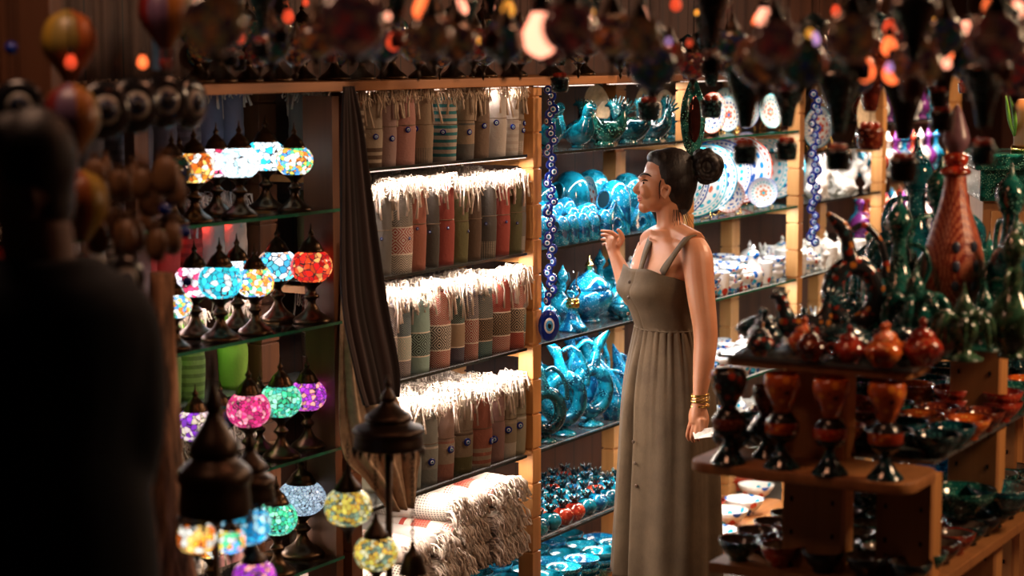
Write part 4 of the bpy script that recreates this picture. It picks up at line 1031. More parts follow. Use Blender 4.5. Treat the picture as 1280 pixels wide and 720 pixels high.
# third tier with rows of dark bowls
ZB = .865; GREYI = plain('grey_brown_glaze', (.10, .07, .055), .18, 0, .6)
b = newbm(); box(b, (.655, .235, ZB-.011), (1.23, .47, .022)); obj('wooden_tier', b, STANDW, st, .002)
for c in range(12):
    for r_ in range(5):
        a = .085+.094*c; bb = .045+.094*r_
        if any(abs(a-q) < .01 for q in ()): continue
        m = (BLACKT, BLACK, GREEN, BLACKT, MAROON, BLACK, REDG, GREEN, BLACKT)[(c*2+r_*5) % 9]
        place(('sb2',), mk_bowl(BLACKT, .044, .045, True, GREYI), T(a, bb, ZB), rnd.uniform(0, 6), '%s bowl on the lowest tier, %s from the front, %s from the right' % ({BLACKT: 'blue-black', BLACK: 'black', GREEN: 'dark green', MAROON: 'maroon', REDG: 'red'}[m], ORD[c], ORD[r_]), 'bowl', 'small bowls on the lowest tier', 1.0, {'vessel': m, 'rim': m})
for i, (px, a, sc, m, dz) in enumerate(((1216, .52, 1.35, GREEN, .046), (1268, .60, 1.3, DTEAL, .046), (1093, .50, .9, BLACKT, .046), (1190, .78, 1.1, TEAL2, .046), (1192, .80, 1.0, TEAL2, .092))):
    place(('tb',), mk_bowl(TEAL, .058, .045), T(a, bq(px, a), ZB+dz), 0, ['large scalloped green dish on top of the small bowls', 'large teal dish at the right edge on top of small bowls', 'small black dish on the bowls between two panels', 'bright blue bowl behind the right panel, lower of two', 'bright blue bowl behind the right panel, upper of two'][i], 'dish', None, sc, {'vessel': m, 'rim': m})
onT('crown', mk_mosque(GREEN, DTEAL), .95, bq(1240, .95), ZM+.008, 'black-green castle-shaped tureen with small pointed turrets on the middle tier', 'tureen', None, (1.15, 1.15, .62), 0, {'drum': BLACKT, 'dome': BLACKT, 'turret': BLACKT, 'finial': BLACKT})
# cabinet and green bracket at the far right
cb = thing('wall_cabinet', 'orange-brown timber cabinet with green carved cornice at right edge', 'cabinet', (1.72, 6.2, 0), radians(-5))
b = newbm(); box(b, (0, 0, .84), (.55, .3, 1.44)); obj('carcass', b, STANDW, cb, .004)
b = newbm()
for x in (-.2, -.07, .06, .19): box(b, (x, -.155, .85), (.10, .012, 1.2))
obj('door', b, PINE, cb, .003)
b = newbm(); box(b, (0, -.02, 1.60), (.62, .38, .05)); box(b, (0, -.02, 1.53), (.58, .34, .10))
obj('cornice', b, GRN[1], cb, .008)
def mk_box():
    t = thing('painted_box', None, None)
    b = newbm(); lathe(b, [(.09, 0), (.10, .02), (.105, .12), (.10, .16)], 6); obj('box_body', b, STANDW, t)
    b = newbm()
    for k in range(6):
        q = k*pi/3
        stube(b, [(.10*cos(q), .10*sin(q), .05, .004), (.11*cos(q+.15), .11*sin(q+.15), .10, .007), (.125*cos(q+.1), .125*sin(q+.1), .17, .002)], 6)
        stube(b, [(.10*cos(q), .10*sin(q), .05, .004), (.11*cos(q-.15), .11*sin(q-.15), .10, .007), (.125*cos(q-.1), .125*sin(q-.1), .17, .002)], 6)
        obj('leaf_relief', b, plain('leaf_green', (.12, .30, .04), .3), t); b = newbm()
    b.free()
    b = newbm(); lathe(b, [(.108, -.0), (.11, .012), (.104, .02)], 6); obj('gilt_base', b, BRASS, t)
    return t
place('pbox', mk_box, (1.63, 6.15, 1.626), .3, 'orange painted box with green leaves standing on the green cornice', 'box', None, 1)

# ================================================================ BEAD STRINGS
def beadstring(label, p, z1, z0, rb, seed, pendant):
    t = thing('evil_eye_bead_string', label, 'bead string', (p.x, p.y, z1), radians(-15))
    b = newbm(); tube(b, [(0, 0, .0), (0, 0, z0-z1)], .0012, 5); obj('cord', b, plain('cord', (.5, .42, .32), .8), t)
    R = random.Random(seed); z = -.03; k = 0
    while z > z0-z1+.02:
        r = rb*R.uniform(.8, 1.1); side = (-.55, .4, 0, .6, -.2)[k % 5]*rb
        b = newbm(); X = Matrix.Translation((side, -.004-.002*(k % 2), z)) @ Matrix.Rotation(R.uniform(-.7, .7), 4, 'Z') @ Matrix.Rotation(pi/2+R.uniform(-.2, .2), 4, 'X')
        eyebead(b, r, X); obj('eye_bead', b, EYEM, t); z -= rb*R.uniform(.95, 1.35); k += 1
    if pendant:
        b = newbm(); X = Matrix.Translation((-.004, -.006, z0-z1-.042)) @ Matrix.Rotation(.5, 4, 'Z') @ Matrix.Rotation(pi/2, 4, 'X') @ Matrix.Diagonal((.78, 1.15, .6, 1)); eyebead(b, .042, X); obj('eye_pendant', b, EYEM, t)
pb = S(.475, -.035, 0)
beadstring('string of cobalt evil-eye beads with a big oval pendant, hanging before the turquoise shelves', pb, 1.85, 1.165, .0155, 3, True)
pb = S(2.585, -.03, 0)
beadstring('far string of blue and white evil-eye beads by the white rabbit figures', pb, 1.80, 1.16, .019, 5, False)
# hanging oval mirror and patterned tag
mt = thing('hanging_mirror', 'small dark green pointed oval mirror hanging near her hair', 'mirror', Y(867, 75, 5.9), radians(25))
b = newbm(); slathe(b, [(.004, -.30), (.012, -.28), (.030, -.25), (.042, -.19), (.040, -.13), (.022, -.08), (.008, -.05), (.003, -.03)], 16, sy=.28); obj('frame', b, GREEN, mt)
b = newbm(); slathe(b, [(.004, -.245), (.022, -.22), (.028, -.18), (.024, -.13), (.004, -.10)], 16, sx=.8, sy=.3, mtx=Matrix.Translation((0, -.007, 0))); obj('glass', b, plain('mirror_face', (.09, .03, .025), .08, .9), mt)
b = newbm(); tube(b, [(0, 0, -.03), (0, 0, .75)], .0012, 5); obj('cord', b, BLACK, mt)
b = newbm(); box(b, (0, -.012, .02), (.05, .006, .085)); obj('patterned_tag', b, floral('gold_tag', (.3, .2, .05), (.02, .02, .02), (.5, .35, .08), (.3, .05, .02), 60.), mt)

# ================================================================ SHAWLS
def cloth(name, rows, mat, label, cat, seed, thick=.003):
    "rows: (z, left point, right point, fold depth)"
    b = newbm(); n = 40; R = random.Random(seed); ph = [R.uniform(0, 6) for _ in range(4)]
    uvl = b.loops.layers.uv.verify(); rs = []
    rows = spline(rows, 5)
    for (z, xl, yl, xr, yr, fd) in rows:
        d = Vector((xr-xl, yr-yl, 0)); nn = Vector((d.y, -d.x, 0)).normalized()
        rs.append([b.verts.new(Vector((xl, yl, z))+d*(j/n)+nn*fd*(sin(j/n*19+ph[0]+z*1.2)+.5*sin(j/n*41+ph[1]+z*3))) for j in range(n+1)])
    for i in range(len(rs)-1):
        for j in range(n):
            f = b.faces.new([rs[i][j], rs[i][j+1], rs[i+1][j+1], rs[i+1][j]]); f.smooth = True
            for l, q in zip(f.loops, ((j/n, i), (j/n+1/n, i), (j/n+1/n, i+1), (j/n, i+1))): l[uvl].uv = (q[0], q[1]/len(rs))
    o = obj(name, b, mat); s_ = o.modifiers.new('thickness', 'SOLIDIFY'); s_.thickness = thick
    return tag(o, label, cat)
def yy(px, py, y): p = Y(px, py, y); return (p.z, p.x, p.y)
def crow(py, p0, p1, y0, y1, fd):
    a = Y(p0, py, y0); c = Y(p1, py, y1); return (a.z, a.x, a.y, c.x, c.y, fd)
shm, t_, p_ = nt('striped_dark_shawl')
sep_ = t_.nodes.new('ShaderNodeSeparateXYZ'); link(t_, coord(t_, 'UV'), sep_.inputs[0])
link(t_, ramp(t_, math_(t_, 'FRACT', math_(t_, 'MULTIPLY', sep_.outputs[0], 5)), [(0, (.022, .014, .014)), (.4, (.04, .024, .024)), (.5, (.08, .055, .055)), (.62, (.022, .014, .014))]), p_.inputs['Base Color']); p_.inputs['Roughness'].default_value = .9
cloth('hanging_shawl', [crow(108, 429, 440, 4.85, 4.9, .003), crow(160, 426, 450, 4.84, 4.92, .006), crow(260, 424, 462, 4.82, 4.94, .009), crow(380, 424, 478, 4.8, 4.96, .012), crow(470, 440, 495, 4.8, 4.98, .013), crow(510, 452, 497, 4.82, 4.98, .012)],
      shm, 'dark brown striped shawl hanging from the pine board between lamps and towels', 'shawl', 2)
cloth('beige_shawl', [crow(300, 430, 455, 5.04, 5.08, .003), crow(440, 424, 470, 5.02, 5.08, .008), crow(560, 426, 520, 4.98, 5.06, .012), crow(600, 455, 520, 4.98, 5.06, .014), crow(640, 486, 516, 4.99, 5.04, .012)],
      plain('beige_linen', (.55, .40, .27), .9), 'beige linen scarf hanging behind the brass lantern', 'scarf', 4)
# ================================================================ MULTI-GLOBE LANTERNS (foreground)
def canopy(b, cx, cy, zt, zb, r):
    "ottoman brass canopy: finial, stepped dome, pierced skirt"
    h = zt-zb
    slathe(b, [(.001, zt), (r*.06, zt-h*.07), (r*.10, zt-h*.13), (r*.05, zt-h*.17), (r*.14, zt-h*.24), (r*.22, zt-h*.32), (r*.18, zt-h*.37), (r*.40, zt-h*.46), (r*.62, zt-h*.54), (r*.66, zt-h*.60), (r*.60, zt-h*.63), (r*.94, zt-h*.70), (r, zt-h*.76), (r*.93, zt-h*.80), (r*.97, zb+h*.06), (r*.9, zb+h*.02)][::-1], 26, 3, mtx=Matrix.Translation((cx, cy, 0)))
def lantern(name, label, px, y, pyt, pyb, pw, arms, globes):
    base = Y(px, 360, y); t = thing(name, label, 'lantern', (base.x, base.y, FLOOR))
    zt, zb = Y(px, pyt, y).z-FLOOR, Y(px, pyb, y).z-FLOOR; r = pw/2/F*y
    b = newbm(); canopy(b, 0, 0, zt, zb, r); obj('canopy', b, DBRONZE, t)
    b = newbm()
    for k in range(18):
        q = 2*pi*k/18; tube(b, [(r*.95*cos(q), r*.95*sin(q), zb+.004), (r*.97*cos(q), r*.97*sin(q), zb-.012)], [.005, .0015], 6)
    obj('pendant_fringe', b, DBRONZE, t)
    b = newbm(); tube(b, [(0, 0, .02), (0, 0, zb+.06)], .0075, 10); obj('pole', b, DBRONZE, t)
    b = newbm(); slathe(b, [(.12, 0), (.12, .008), (.06, .02), (.02, .05), (.012, .09)], 24); obj('foot', b, DBRONZE, t)
    for gx, gyt, gr, kind, dy, chain in globes:
        c = Y(gx, gyt, y+dy); lx, ly, lz = c.x-base.x, c.y-base.y, c.z-FLOOR; R_ = gr/F*y
        X = Matrix.Translation((lx, ly, lz))
        b = newbm(); slathe(b, [(R_*.45, -R_*.74), (R_*.85, -R_*.5), (R_, 0), (R_*.85, R_*.5), (R_*.5, R_*.74)], 22, mtx=X); g = obj('globe', b, MOS[kind][0], t)
        b = newbm(); slathe(b, [(R_*.56, R_*.70), (R_*.55, R_*.88), (R_*.3, R_*1.2), (R_*.12, R_*1.5), (R_*.05, R_*1.8)], 16, mtx=X); obj('globe_cap', b, DBRONZE, g)
        b = newbm(); slathe(b, [(.002, -R_*1.5), (R_*.14, -R_*1.15), (R_*.3, -R_*.9), (R_*.52, -R_*.72)], 16, mtx=X); obj('globe_base', b, DBRONZE, g)
        zc = lz+R_*1.7; top = zb+.01; b = newbm(); k = 0
        while zc < top and chain:
            tube(b, [(lx+.0035*cos(q)*(1-k % 2), ly+.0035*cos(q)*(k % 2), zc+.0055+.0065*sin(q)) for q in [2*pi*j/8 for j in range(9)]], .0011, 4); zc += .0095; k += 1
        if chain and k: obj('chain', b, DBRONZE, t)
        elif not k: b.free()
        else: b.free()
    return t
lantern('mosaic_floor_lantern', 'dark brass lantern with pointed canopy, nearest the left, over amber globes', 264, 3.5, 440, 648, 96, 0,
        [(246, 672, 25, 'amber', -.02, True), (288, 676, 20, 'multi', .03, True)])
lantern('mosaic_floor_lantern', 'brass lantern canopy above a bright azure mosaic globe, left of centre bottom', 310, 3.75, 525, 628, 62, 0,
        [(308, 656, 32, 'blue', 0, False), (318, 722, 28, 'violet', .0, False)])
lantern('mosaic_floor_lantern', 'dark brass lantern with two yellow mosaic globes in front of the folded towels', 484, 4.15, 468, 562, 92, 0,
        [(435, 634, 31, 'yellow', .04, True), (470, 691, 28, 'yellow', -.06, True)])
# drop chain with bell on the right of it
c = Y(516, 700, 4.15)
ch = thing('hanging_bell', 'small brass bell on a thin chain beside the yellow mosaic globes', 'bell', (c.x, c.y, c.z))
b = newbm(); slathe(b, [(.030, -.03), (.026, -.015), (.018, .01), (.008, .022), (.003, .04)], 16); obj('bell_body', b, DBRONZE, ch)
b = newbm(); z = .036
k = 0
while z < Y(516, 555, 4.15).z-c.z+.02:
    tube(b, [(.0035*cos(q)*(1-k % 2), .0035*cos(q)*(k % 2), z+.0055+.0065*sin(q)) for q in [2*pi*j/8 for j in range(9)]], .0011, 4); z += .0095; k += 1
obj('chain', b, DBRONZE, ch)

# ================================================================ HANGING STOCK UNDER THE CEILING
CEIL = 2.70
def mk_bellorn(m):
    def f():
        t = thing('hanging_bell', None, None)
        b = newbm(); slathe(b, [(.012, -.165), (.016, -.155), (.022, -.12), (.034, -.085), (.048, -.05), (.050, -.035), (.030, -.022), (.006, -.005)], 20); obj('bell_body', b, m, t)
        b = newbm(); tube(b, [(0, 0, -.005), (0, 0, .75)], .0012, 4); obj('cord', b, BLACK, t)
        b = newbm(); tube(b, [(0, 0, -.04), (0, 0, -.20)], .001, 4); lathe(b, [(.022, -.245), (.026, -.235), (.028, -.205), (.027, -.200)], 14); obj('clapper_cup', b, m, t)
        b = newbm()
        for k in range(4): ell(b, (.013*cos(k*1.6), .013*sin(k*1.6), -.195), (.009, .009, .009), None, 8, 6)
        obj('berry', b, REDG, t)
        return t
    return f
def mk_hangglobe():
    t = thing('hanging_lamp', None, None)
    b = newbm(); slathe(b, [(.014, -.135), (.036, -.118), (.045, -.092), (.036, -.066), (.018, -.054)], 18); obj('globe', b, BRONZE, t)
    b = newbm(); slathe(b, [(.021, -.056), (.020, -.048), (.010, -.030), (.003, -.005)], 14); obj('cap', b, DBRONZE, t)
    b = newbm(); slathe(b, [(.001, -.175), (.006, -.16), (.004, -.15), (.015, -.133)], 10); obj('drop', b, DBRONZE, t)
    b = newbm(); tube(b, [(0, 0, -.005), (0, 0, .75)], .0012, 4); obj('chain', b, DBRONZE, t); return t
def mk_plaque(m):
    def f():
        t = thing('eye_plaque', None, None)
        b = newbm(); X = Matrix.Translation((0, 0, -.07)) @ Matrix.Rotation(pi/2, 4, 'X'); eyebead(b, .05, X); obj('eye_disc', b, m, t)
        b = newbm(); tube(b, [(0, 0, -.02), (0, 0, .75)], .0015, 4); obj('cord', b, BLACK, t); return t
    return f
def mk_balloon(m):
    def f():
        t = thing('balloon_ornament', None, None)
        b = newbm(); slathe(b, [(.012, -.135), (.022, -.12), (.046, -.085), (.05, -.055), (.036, -.022), (.004, -.005)], 20); obj('envelope', b, m, t)
        b = newbm(); lathe(b, [(.010, -.175), (.012, -.17), (.013, -.158), (.012, -.155)], 10)
        for q in (0, 1.57, 3.14, 4.71): tube(b, [(.011*cos(q), .011*sin(q), -.156), (.012*cos(q), .012*sin(q), -.134)], .001, 3)
        obj('basket', b, REDG, t)
        b = newbm(); tube(b, [(0, 0, -.005), (0, 0, .75)], .0012, 4); obj('cord', b, BLACK, t); return t
    return f
def gores(name, cols):
    m, t, p = nt(name); sep = t.nodes.new('ShaderNodeSeparateXYZ'); link(t, coord(t, 'UV'), sep.inputs[0])
    link(t, ramp(t, math_(t, 'FRACT', math_(t, 'MULTIPLY', sep.outputs[0], 2)), [(i/len(cols), c) for i, c in enumerate(cols)], True), p.inputs['Base Color']); p.inputs['Roughness'].default_value = .4
    return m
BAL = gores('balloon_gores', ((.13, .07, .13), (.25, .08, .01), (.18, .12, .02), (.14, .01, .01)))
BAL2 = gores('yellow_gores', ((.28, .17, .02), (.2, .14, .03), (.28, .07, .01)))
def hangset(key, mk, px, py, y, lab, cat, group, sc=1, rz=0, mats=None):
    p = Y(px, py, y); return place(key, mk, p, rz, lab, cat, group, sc, mats)
# big dark bells right of her head
for i, (px, py, y, sc, m) in enumerate(((933, 66, 3.6, .82, BLACKT), (985, 74, 3.9, .80, BLACKT), (1050, 72, 3.5, .80, BLACKT), (1132, 68, 3.4, .88, BLACK), (1232, 62, 3.3, .78, BLACKT), (812, 24, 4.4, .9, BLACKT), (1090, 40, 4.2, 1.0, MAROON), (890, 26, 4.6, .9, BLACKT), (1180, 30, 3.7, .8, BLACK), (700, 12, 4.8, .8, BLACKT))):
    hangset('bellorn', mk_bellorn(BLACK), px, py, y, 'dark ceramic bell with berry-topped cup hanging from the ceiling, %s of the larger ones' % ORD[i], 'bell', 'large dark hanging bells', sc, i, {'bell_body': m, 'clapper_cup': m})
# evil-eye plaques, balloons left
EPM = [BLACK, plain('ivory_glaze', (.30, .28, .24), .3), plain('blue_black', (.01, .02, .06), .2), BLACK]
for i, (px, py, rz) in enumerate(((128, 84, .5), (166, 80, .55), (203, 76, .65), (236, 80, 1.15))):
    hangset('plaque', mk_plaque(EPM), px, py, 3.25+.11*i, 'round dark plaque with pale ring eye hanging top left, %s from the left' % ORD[i], 'plaque', 'eye plaques top left', .98, rz)
for i, (px, py, m) in enumerate(((88, 100, BAL), (100, 208, BAL2), (85, 8, BAL2), (205, -30, BAL))):
    hangset('balloon', mk_balloon(BAL), px, py, 3.05+.1*i, ['purple and orange striped hot-air balloon ornament', 'yellow and orange balloon ornament lower left', 'yellow-green balloon ornament at top left corner', 'striped balloon ornament half cut by the top edge'][i], 'ornament', None, .88, 1.2+i, {'envelope': m})
for i in range(2):
    rb = thing('ribbon', ['pale blue ribbon hanging top left', 'white ribbon beside the pale blue ribbon, top left'][i], 'ribbon', Y((199, 213)[i], 20, 3.4))
    b = newbm(); box(b, (0, 0, -.04), ((.024, .010)[i], .003, .10)); obj('tail', b, plain('ribbon_blue', (.12, .30, .55), .6) if i == 0 else plain('ribbon_grey', (.35, .38, .45), .6), rb)
    b = newbm(); tube(b, [(0, 0, .008), (0, 0, .7)], .001, 4); obj('cord', b, BLACK, rb)
# brown leather pouches bundled at left, below the plaques
def mk_pouch():
    t = thing('leather_pouch', None, None)
    b = newbm(); slathe(b, [(.006, -.11), (.028, -.10), (.034, -.07), (.026, -.035), (.010, -.018), (.018, -.004)], 14, sy=.6); obj('bag', b, plain('tan_leather', (.16, .075, .03), .5), t)
    b = newbm(); tube(b, [(0, 0, -.015), (0, 0, 1.2)], .0012, 4); obj('cord', b, BLACK, t); return t
for i in range(22):
    px = 116+10.5*(i % 11)+rnd.uniform(-6, 6); py = (200, 262)[i//11]+rnd.uniform(-16, 16)
    hangset('pouch', mk_pouch, px, py, 3.2+.2*(i % 3), 'small brown leather pouch hanging at the left, %s from the left in the %s string' % (ORD[i % 11], ['upper', 'lower'][i//11]), 'pouch', 'leather pouches left of the lamps', rnd.uniform(.45, .75), i)
hangset('plaque', mk_plaque(EPM), 152, 305, 3.1, 'lone dark eye plaque hanging below the leather pouches', 'plaque', None, .8, .7)
hangset('plaque', mk_plaque(EPM), 22, 85, 3.0, 'dark eye plaque at the left picture edge above the man', 'plaque', None, .8, .3)
for i, (px, py) in enumerate(((14, 60), (206, 262), (232, 290), (234, 352), (12, 128))):
    p = Y(px, py, 3.35); t = thing('blue_bead', 'small shiny cobalt blue bead hanging far left, %s' % ['by the top left corner', 'at the edge of the pouches', 'left of the second lamp row', 'below the second lamp row', 'at the left picture edge'][i], 'bead', p)
    b = newbm(); ell(b, (0, 0, 0), (.011, .011, .011)); obj('glass', b, EYEM[0], t)
    b = newbm(); tube(b, [(0, 0, .01), (0, 0, 1.2)], .0008, 4); obj('cord', b, BLACK, t)
# dense rank of lamps, cups and globes along the top
KND = ['hanging mosaic lamp', 'hanging dark bell']
dark_m = [mosaic('dark_amber_mosaic_added_glow', ((.2, .05, .01), (.04, .01, .01), (.14, .07, .02)), .2), MOS['dark'][0], mosaic('dark_red_mosaic_added_glow', ((.16, .015, .01), (.05, .01, .01), (.16, .05, .02)), .2)]  # faint emission put into unlit globes to imitate glimmers
ranks = [(2.6, 12, -8), (3.1, 17, 12), (3.7, 22, 26), (4.5, 24, 36), (5.3, 18, 45)]
RN = ['nearest', 'second nearest', 'middle', 'second farthest', 'farthest']
ORD2 = ORD+['seventeenth', 'eighteenth', 'nineteenth', 'twentieth', 'twenty-first', 'twenty-second', 'twenty-third', 'twenty-fourth', 'twenty-fifth']
for ri, (y, n_, py0) in enumerate(ranks):
    for i in range(n_):
        px = 225+(1290-225)*(i+.5)/n_+rnd.uniform(-14, 14); py = py0+rnd.uniform(-22, 14)-(18 if px < 430 else 0)
        sc_ = rnd.uniform(.65, 1.0)
        if px < 800: py = min(py, 98-.175*sc_*F/y)
        if i % 3 != 1:
            hangset('hglobe', mk_hangglobe, px, py, y+rnd.uniform(-.15, .15), 'unlit mosaic lamp hanging overhead, %s from left, %s row' % (ORD2[i], RN[ri]), 'hanging lamp', 'unlit hanging lamps', sc_, i, {'globe': dark_m[(i+ri) % 3]})
        else:
            hangset('bellorn', mk_bellorn(BLACK), px, py-10 if px > 800 else min(py, 98-.25*.65*F/y), y+rnd.uniform(-.15, .15), 'small ceramic bell hanging overhead, %s from left, %s row' % (ORD2[i], RN[ri]), 'bell', 'small hanging bells', rnd.uniform(.45, .65), i, {'bell_body': (MAROON, BLACKT, BRONZE)[i % 3], 'clapper_cup': (MAROON, BLACK)[i % 2]})
def mk_bulb():
    t = thing('string_bulb', None, None)
    b = newbm(); slathe(b, [(.001, -.052), (.012, -.046), (.017, -.032), (.010, -.014), (.008, -.008)], 12); obj('bulb', b, WHITEG, t)
    b = newbm(); lathe(b, [(.009, -.01), (.009, .006), (.004, .01)], 10); obj('socket', b, BLACK, t)
    b = newbm(); tube(b, [(0, 0, .008), (0, 0, .7)], .001, 4); obj('cord', b, BLACK, t); return t
E1 = emit('orange_bulb', (1, .16, .04), 2.2); E2 = emit('peach_bulb', (1, .36, .22), 2.6); E3 = emit('amber_bulb', (1, .42, .05), 1.0); E4 = emit('dim_red_bulb', (1, .09, .03), .8); E5 = emit('lilac_bulb', (.7, .4, .9), .8)
for i, (px, py, y, sc, m) in enumerate(((676, 14, 3.0, 2.0, E2), (664, 33, 3.1, 1.0, E1), (530, -2, 3.0, 1.2, E1), (575, 5, 3.2, .9, E2), (577, 34, 3.1, 1.0, E1), (522, 38, 3.3, .8, E2), (403, 28, 3.2, .8, E1), (404, 52, 3.2, .8, E1), (492, 48, 3.4, .9, E4),
    (680, 52, 3.3, .9, E1), (627, 60, 3.4, .8, E2), (635, 8, 3.2, .8, E3), (736, 25, 3.2, 1.1, E2), (718, 38, 3.5, .8, E3), (804, 14, 3.0, 1.0, E2), (814, 48, 3.4, .9, E4), (760, 60, 3.4, .7, E3), (955, 16, 3.1, 1.1, E2), (970, 22, 3.2, .9, E3), (948, 25, 3.4, .9, E1),
    (1085, 44, 3.0, 1.1, E1), (1112, 52, 3.2, 1.1, E1), (1116, 80, 3.1, 1.3, E1), (1082, 78, 3.1, 1.3, E1), (1112, 32, 3.3, .9, E4), (1178, 24, 3.2, 1.1, E1), (1208, 34, 3.3, .8, E2), (1184, 64, 3.2, .9, E1), (1018, 48, 3.3, .8, E5), (1016, 74, 3.3, .8, E2), (1236, 5, 3.1, .9, E1), (1272, 8, 3.1, 1.0, E2), (845, 5, 3.4, .8, E4), (890, 30, 3.4, .8, E4), (300, 46, 3.4, .7, E4), (178, 78, 3.2, .6, E1), (88, 76, 3.2, .7, E4), (360, 20, 3.5, .7, E4), (440, 15, 3.5, .7, E4), (1045, 15, 3.5, .7, E4), (1150, 10, 3.4, .8, E4))):
    hangset('bulb', mk_bulb, px, py-12, y, '%s glowing bulb among the hanging stock overhead, %s of them' % ({E1: 'orange', E2: 'peach', E3: 'amber', E4: 'dim red', E5: 'lilac'}[m], (ORD2+['twenty-sixth', 'twenty-seventh', 'twenty-eighth', 'twenty-ninth', 'thirtieth', 'thirty-first', 'thirty-second', 'thirty-third', 'thirty-fourth', 'thirty-fifth', 'thirty-sixth', 'thirty-seventh', 'thirty-eighth', 'thirty-ninth', 'fortieth', 'forty-first', 'forty-second'])[i]), 'bulb', 'glowing bulbs overhead', sc*(.68 if px > 700 else .8), 0, {'bulb': m})
for i in range(44):  # tiny glowing bulbs added as made-up highlights among the stock
    px = 240+23.6*i+rnd.uniform(-9, 9); py = rnd.uniform(-6, 84 if px > 800 else 62); m = (E4, E1, E2, E3, E4, E5)[i*5 % 6]
    hangset('bulb', mk_bulb, px, py-5, rnd.uniform(2.9, 4.2), 'tiny %s added highlight, %s from left, overhead' % ({E1: 'orange', E2: 'peach', E3: 'amber', E4: 'dim red', E5: 'lilac'}[m], ['%s in the %s quarter' % (ORD[j % 11], ORD[j//11]) for j in range(44)][i]), 'added highlight', 'tiny added highlights overhead', rnd.uniform(.22, .42), 0, {'bulb': m})
# iron rails carrying it
for i, y in enumerate((2.6, 3.1, 3.7, 4.5, 5.3)):
    b = newbm(); tube(b, [(-1.6, y, CEIL-.06), (2.2, y, CEIL-.06)], .010, 8)
    for x in (-1.2, 0, 1.2, 2.0): tube(b, [(x, y, CEIL-.06), (x, y, CEIL)], .006, 6)
    tag(obj('hanging_rail', b, DBRONZE), 'iron rail under the ceiling carrying the %s row of ornaments' % RN[i], 'rail')

# ================================================================ LEFT: TRUNK, TIMBER POST, CLOTH
bk, t_, p_ = nt('rough_bark')
n_ = noise(t_, coord(t_, 'Object', (14, 14, 3)), 2.2, 6); link(t_, ramp(t_, n_, [(.38, (.05, .024, .012)), (.55, (.34, .17, .09)), (.7, (.55, .32, .19))]), p_.inputs['Base Color']); p_.inputs['Roughness'].default_value = .9; bump(t_, p_, n_, 1, .02)
b = newbm(); rs = []; R = random.Random(3)
pts = spline([(.0, .0, FLOOR, .085), (.005, 0, .5, .066), (-.005, 0, .8, .052), (-.022, 0, 1.05, .036), (-.026, 0, 1.3, .026), (-.028, 0, 1.5, .022)], 6)
for k, q in enumerate(pts):
    rs.append(ring(b, [Vector((q[0]+q[3]*(1+.16*sin(3*a+k*.25)+.08*sin(7*a-k*.4))*cos(a), q[1]+q[3]*(1+.16*sin(3*a+k*.25))*sin(a), q[2])) for a in [2*pi*j/24 for j in range(24)]]))
skin(b, rs); c = Y(221, 500, 3.9)
tr = tag(obj('rustic_pillar', b, bk, None, loc=(c.x, c.y, 0)), 'rough bark-covered timber pillar right of the man in the dark', 'pillar')
b = newbm(); box(b, (0, 0, (CEIL+FLOOR)/2), (.10, .10, CEIL-FLOOR)); c = Y(40, 100, 3.8)
tag(obj('timber_pillar', b, WALN, None, .006, loc=(c.x, c.y, 0)), 'dark square timber pillar behind the man at far left', 'pillar')

# ================================================================ THE WOMAN
SK, t_, p_ = nt('warm_skin')
n_ = noise(t_, coord(t_), 9, 4); link(t_, ramp(t_, n_, [(.35, (.46, .19, .098)), (.65, (.55, .25, .135))]), p_.inputs['Base Color'])
p_.inputs['Roughness'].default_value = .42; p_.inputs['Subsurface Weight'].default_value = .12; p_.inputs['Subsurface Radius'].default_value = (.03, .012, .006); p_.inputs['Subsurface Scale'].default_value = .3
HAIR, t_, p_ = nt('black_brown_hair')
n_ = noise(t_, coord(t_, 'Object', (1, 1, .35)), 160, 4); link(t_, ramp(t_, n_, [(.35, (.005, .003, .003)), (.7, (.014, .008, .006))]), p_.inputs['Base Color']); p_.inputs['Roughness'].default_value = .5; p_.inputs['Specular IOR Level'].default_value = .3; bump(t_, p_, n_, .6, .003)
LIN, t_, p_ = nt('olive_linen')
c_ = coord(t_); n_ = noise(t_, c_, 14, 6); n2 = noise(t_, coord(t_, 'Object', (1, 1, .2)), 500, 2)
link(t_, ramp(t_, math_(t_, 'ADD', math_(t_, 'MULTIPLY', n_, .7), math_(t_, 'MULTIPLY', n2, .3)), [(.35, (.066, .042, .021)), (.65, (.104, .070, .037))]), p_.inputs['Base Color']); p_.inputs['Roughness'].default_value = .85
bump(t_, p_, noise(t_, coord(t_, 'Object', (1, 1, .6)), 42, 5), .5, .004)
WC0 = Y(834, 308, 5.76); wz = lambda py, y=5.76: Y(834, py, y).z
ang = radians(67); Fd = Vector((-sin(ang), -cos(ang), 0)); Ld = Vector((-Fd.y, Fd.x, 0))
Ld = Vector((.39, -.92, 0)).normalized(); Fd = Vector((-.92, -.39, 0)).normalized()
def W(f, l, z, cx=None): return Vector((WC0.x, WC0.y, 0))+Fd*f+Ld*l+Vector((0, 0, z))
wom = thing('person', 'woman in olive linen sundress with dark hair in a bun, touching the turquoise shelves', 'person', (WC0.x, WC0.y, FLOOR))
off = Vector((WC0.x, WC0.y, FLOOR))
def wobj(name, b, m, parent=None, mods=()):
    for v in b.verts: v.co -= off
    o = obj(name, b, m, parent or wom)
    for kind, val in mods:
        if kind == 'r':
            r = o.modifiers.new('remesh', 'REMESH'); r.mode = 'VOXEL'; r.voxel_size = val; r.use_smooth_shade = True
        if kind == 's':
            s_ = o.modifiers.new('smooth', 'SMOOTH'); s_.iterations = val; s_.factor = .5
    return o
def ering(b, z, cf, cl, af, al, n=32, mod=None):
    return ring(b, [W(cf+af*cos(q)*(mod(q) if mod else 1), cl+al*sin(q)*(mod(q) if mod else 1), z) for q in [2*pi*j/n for j in range(n)]])
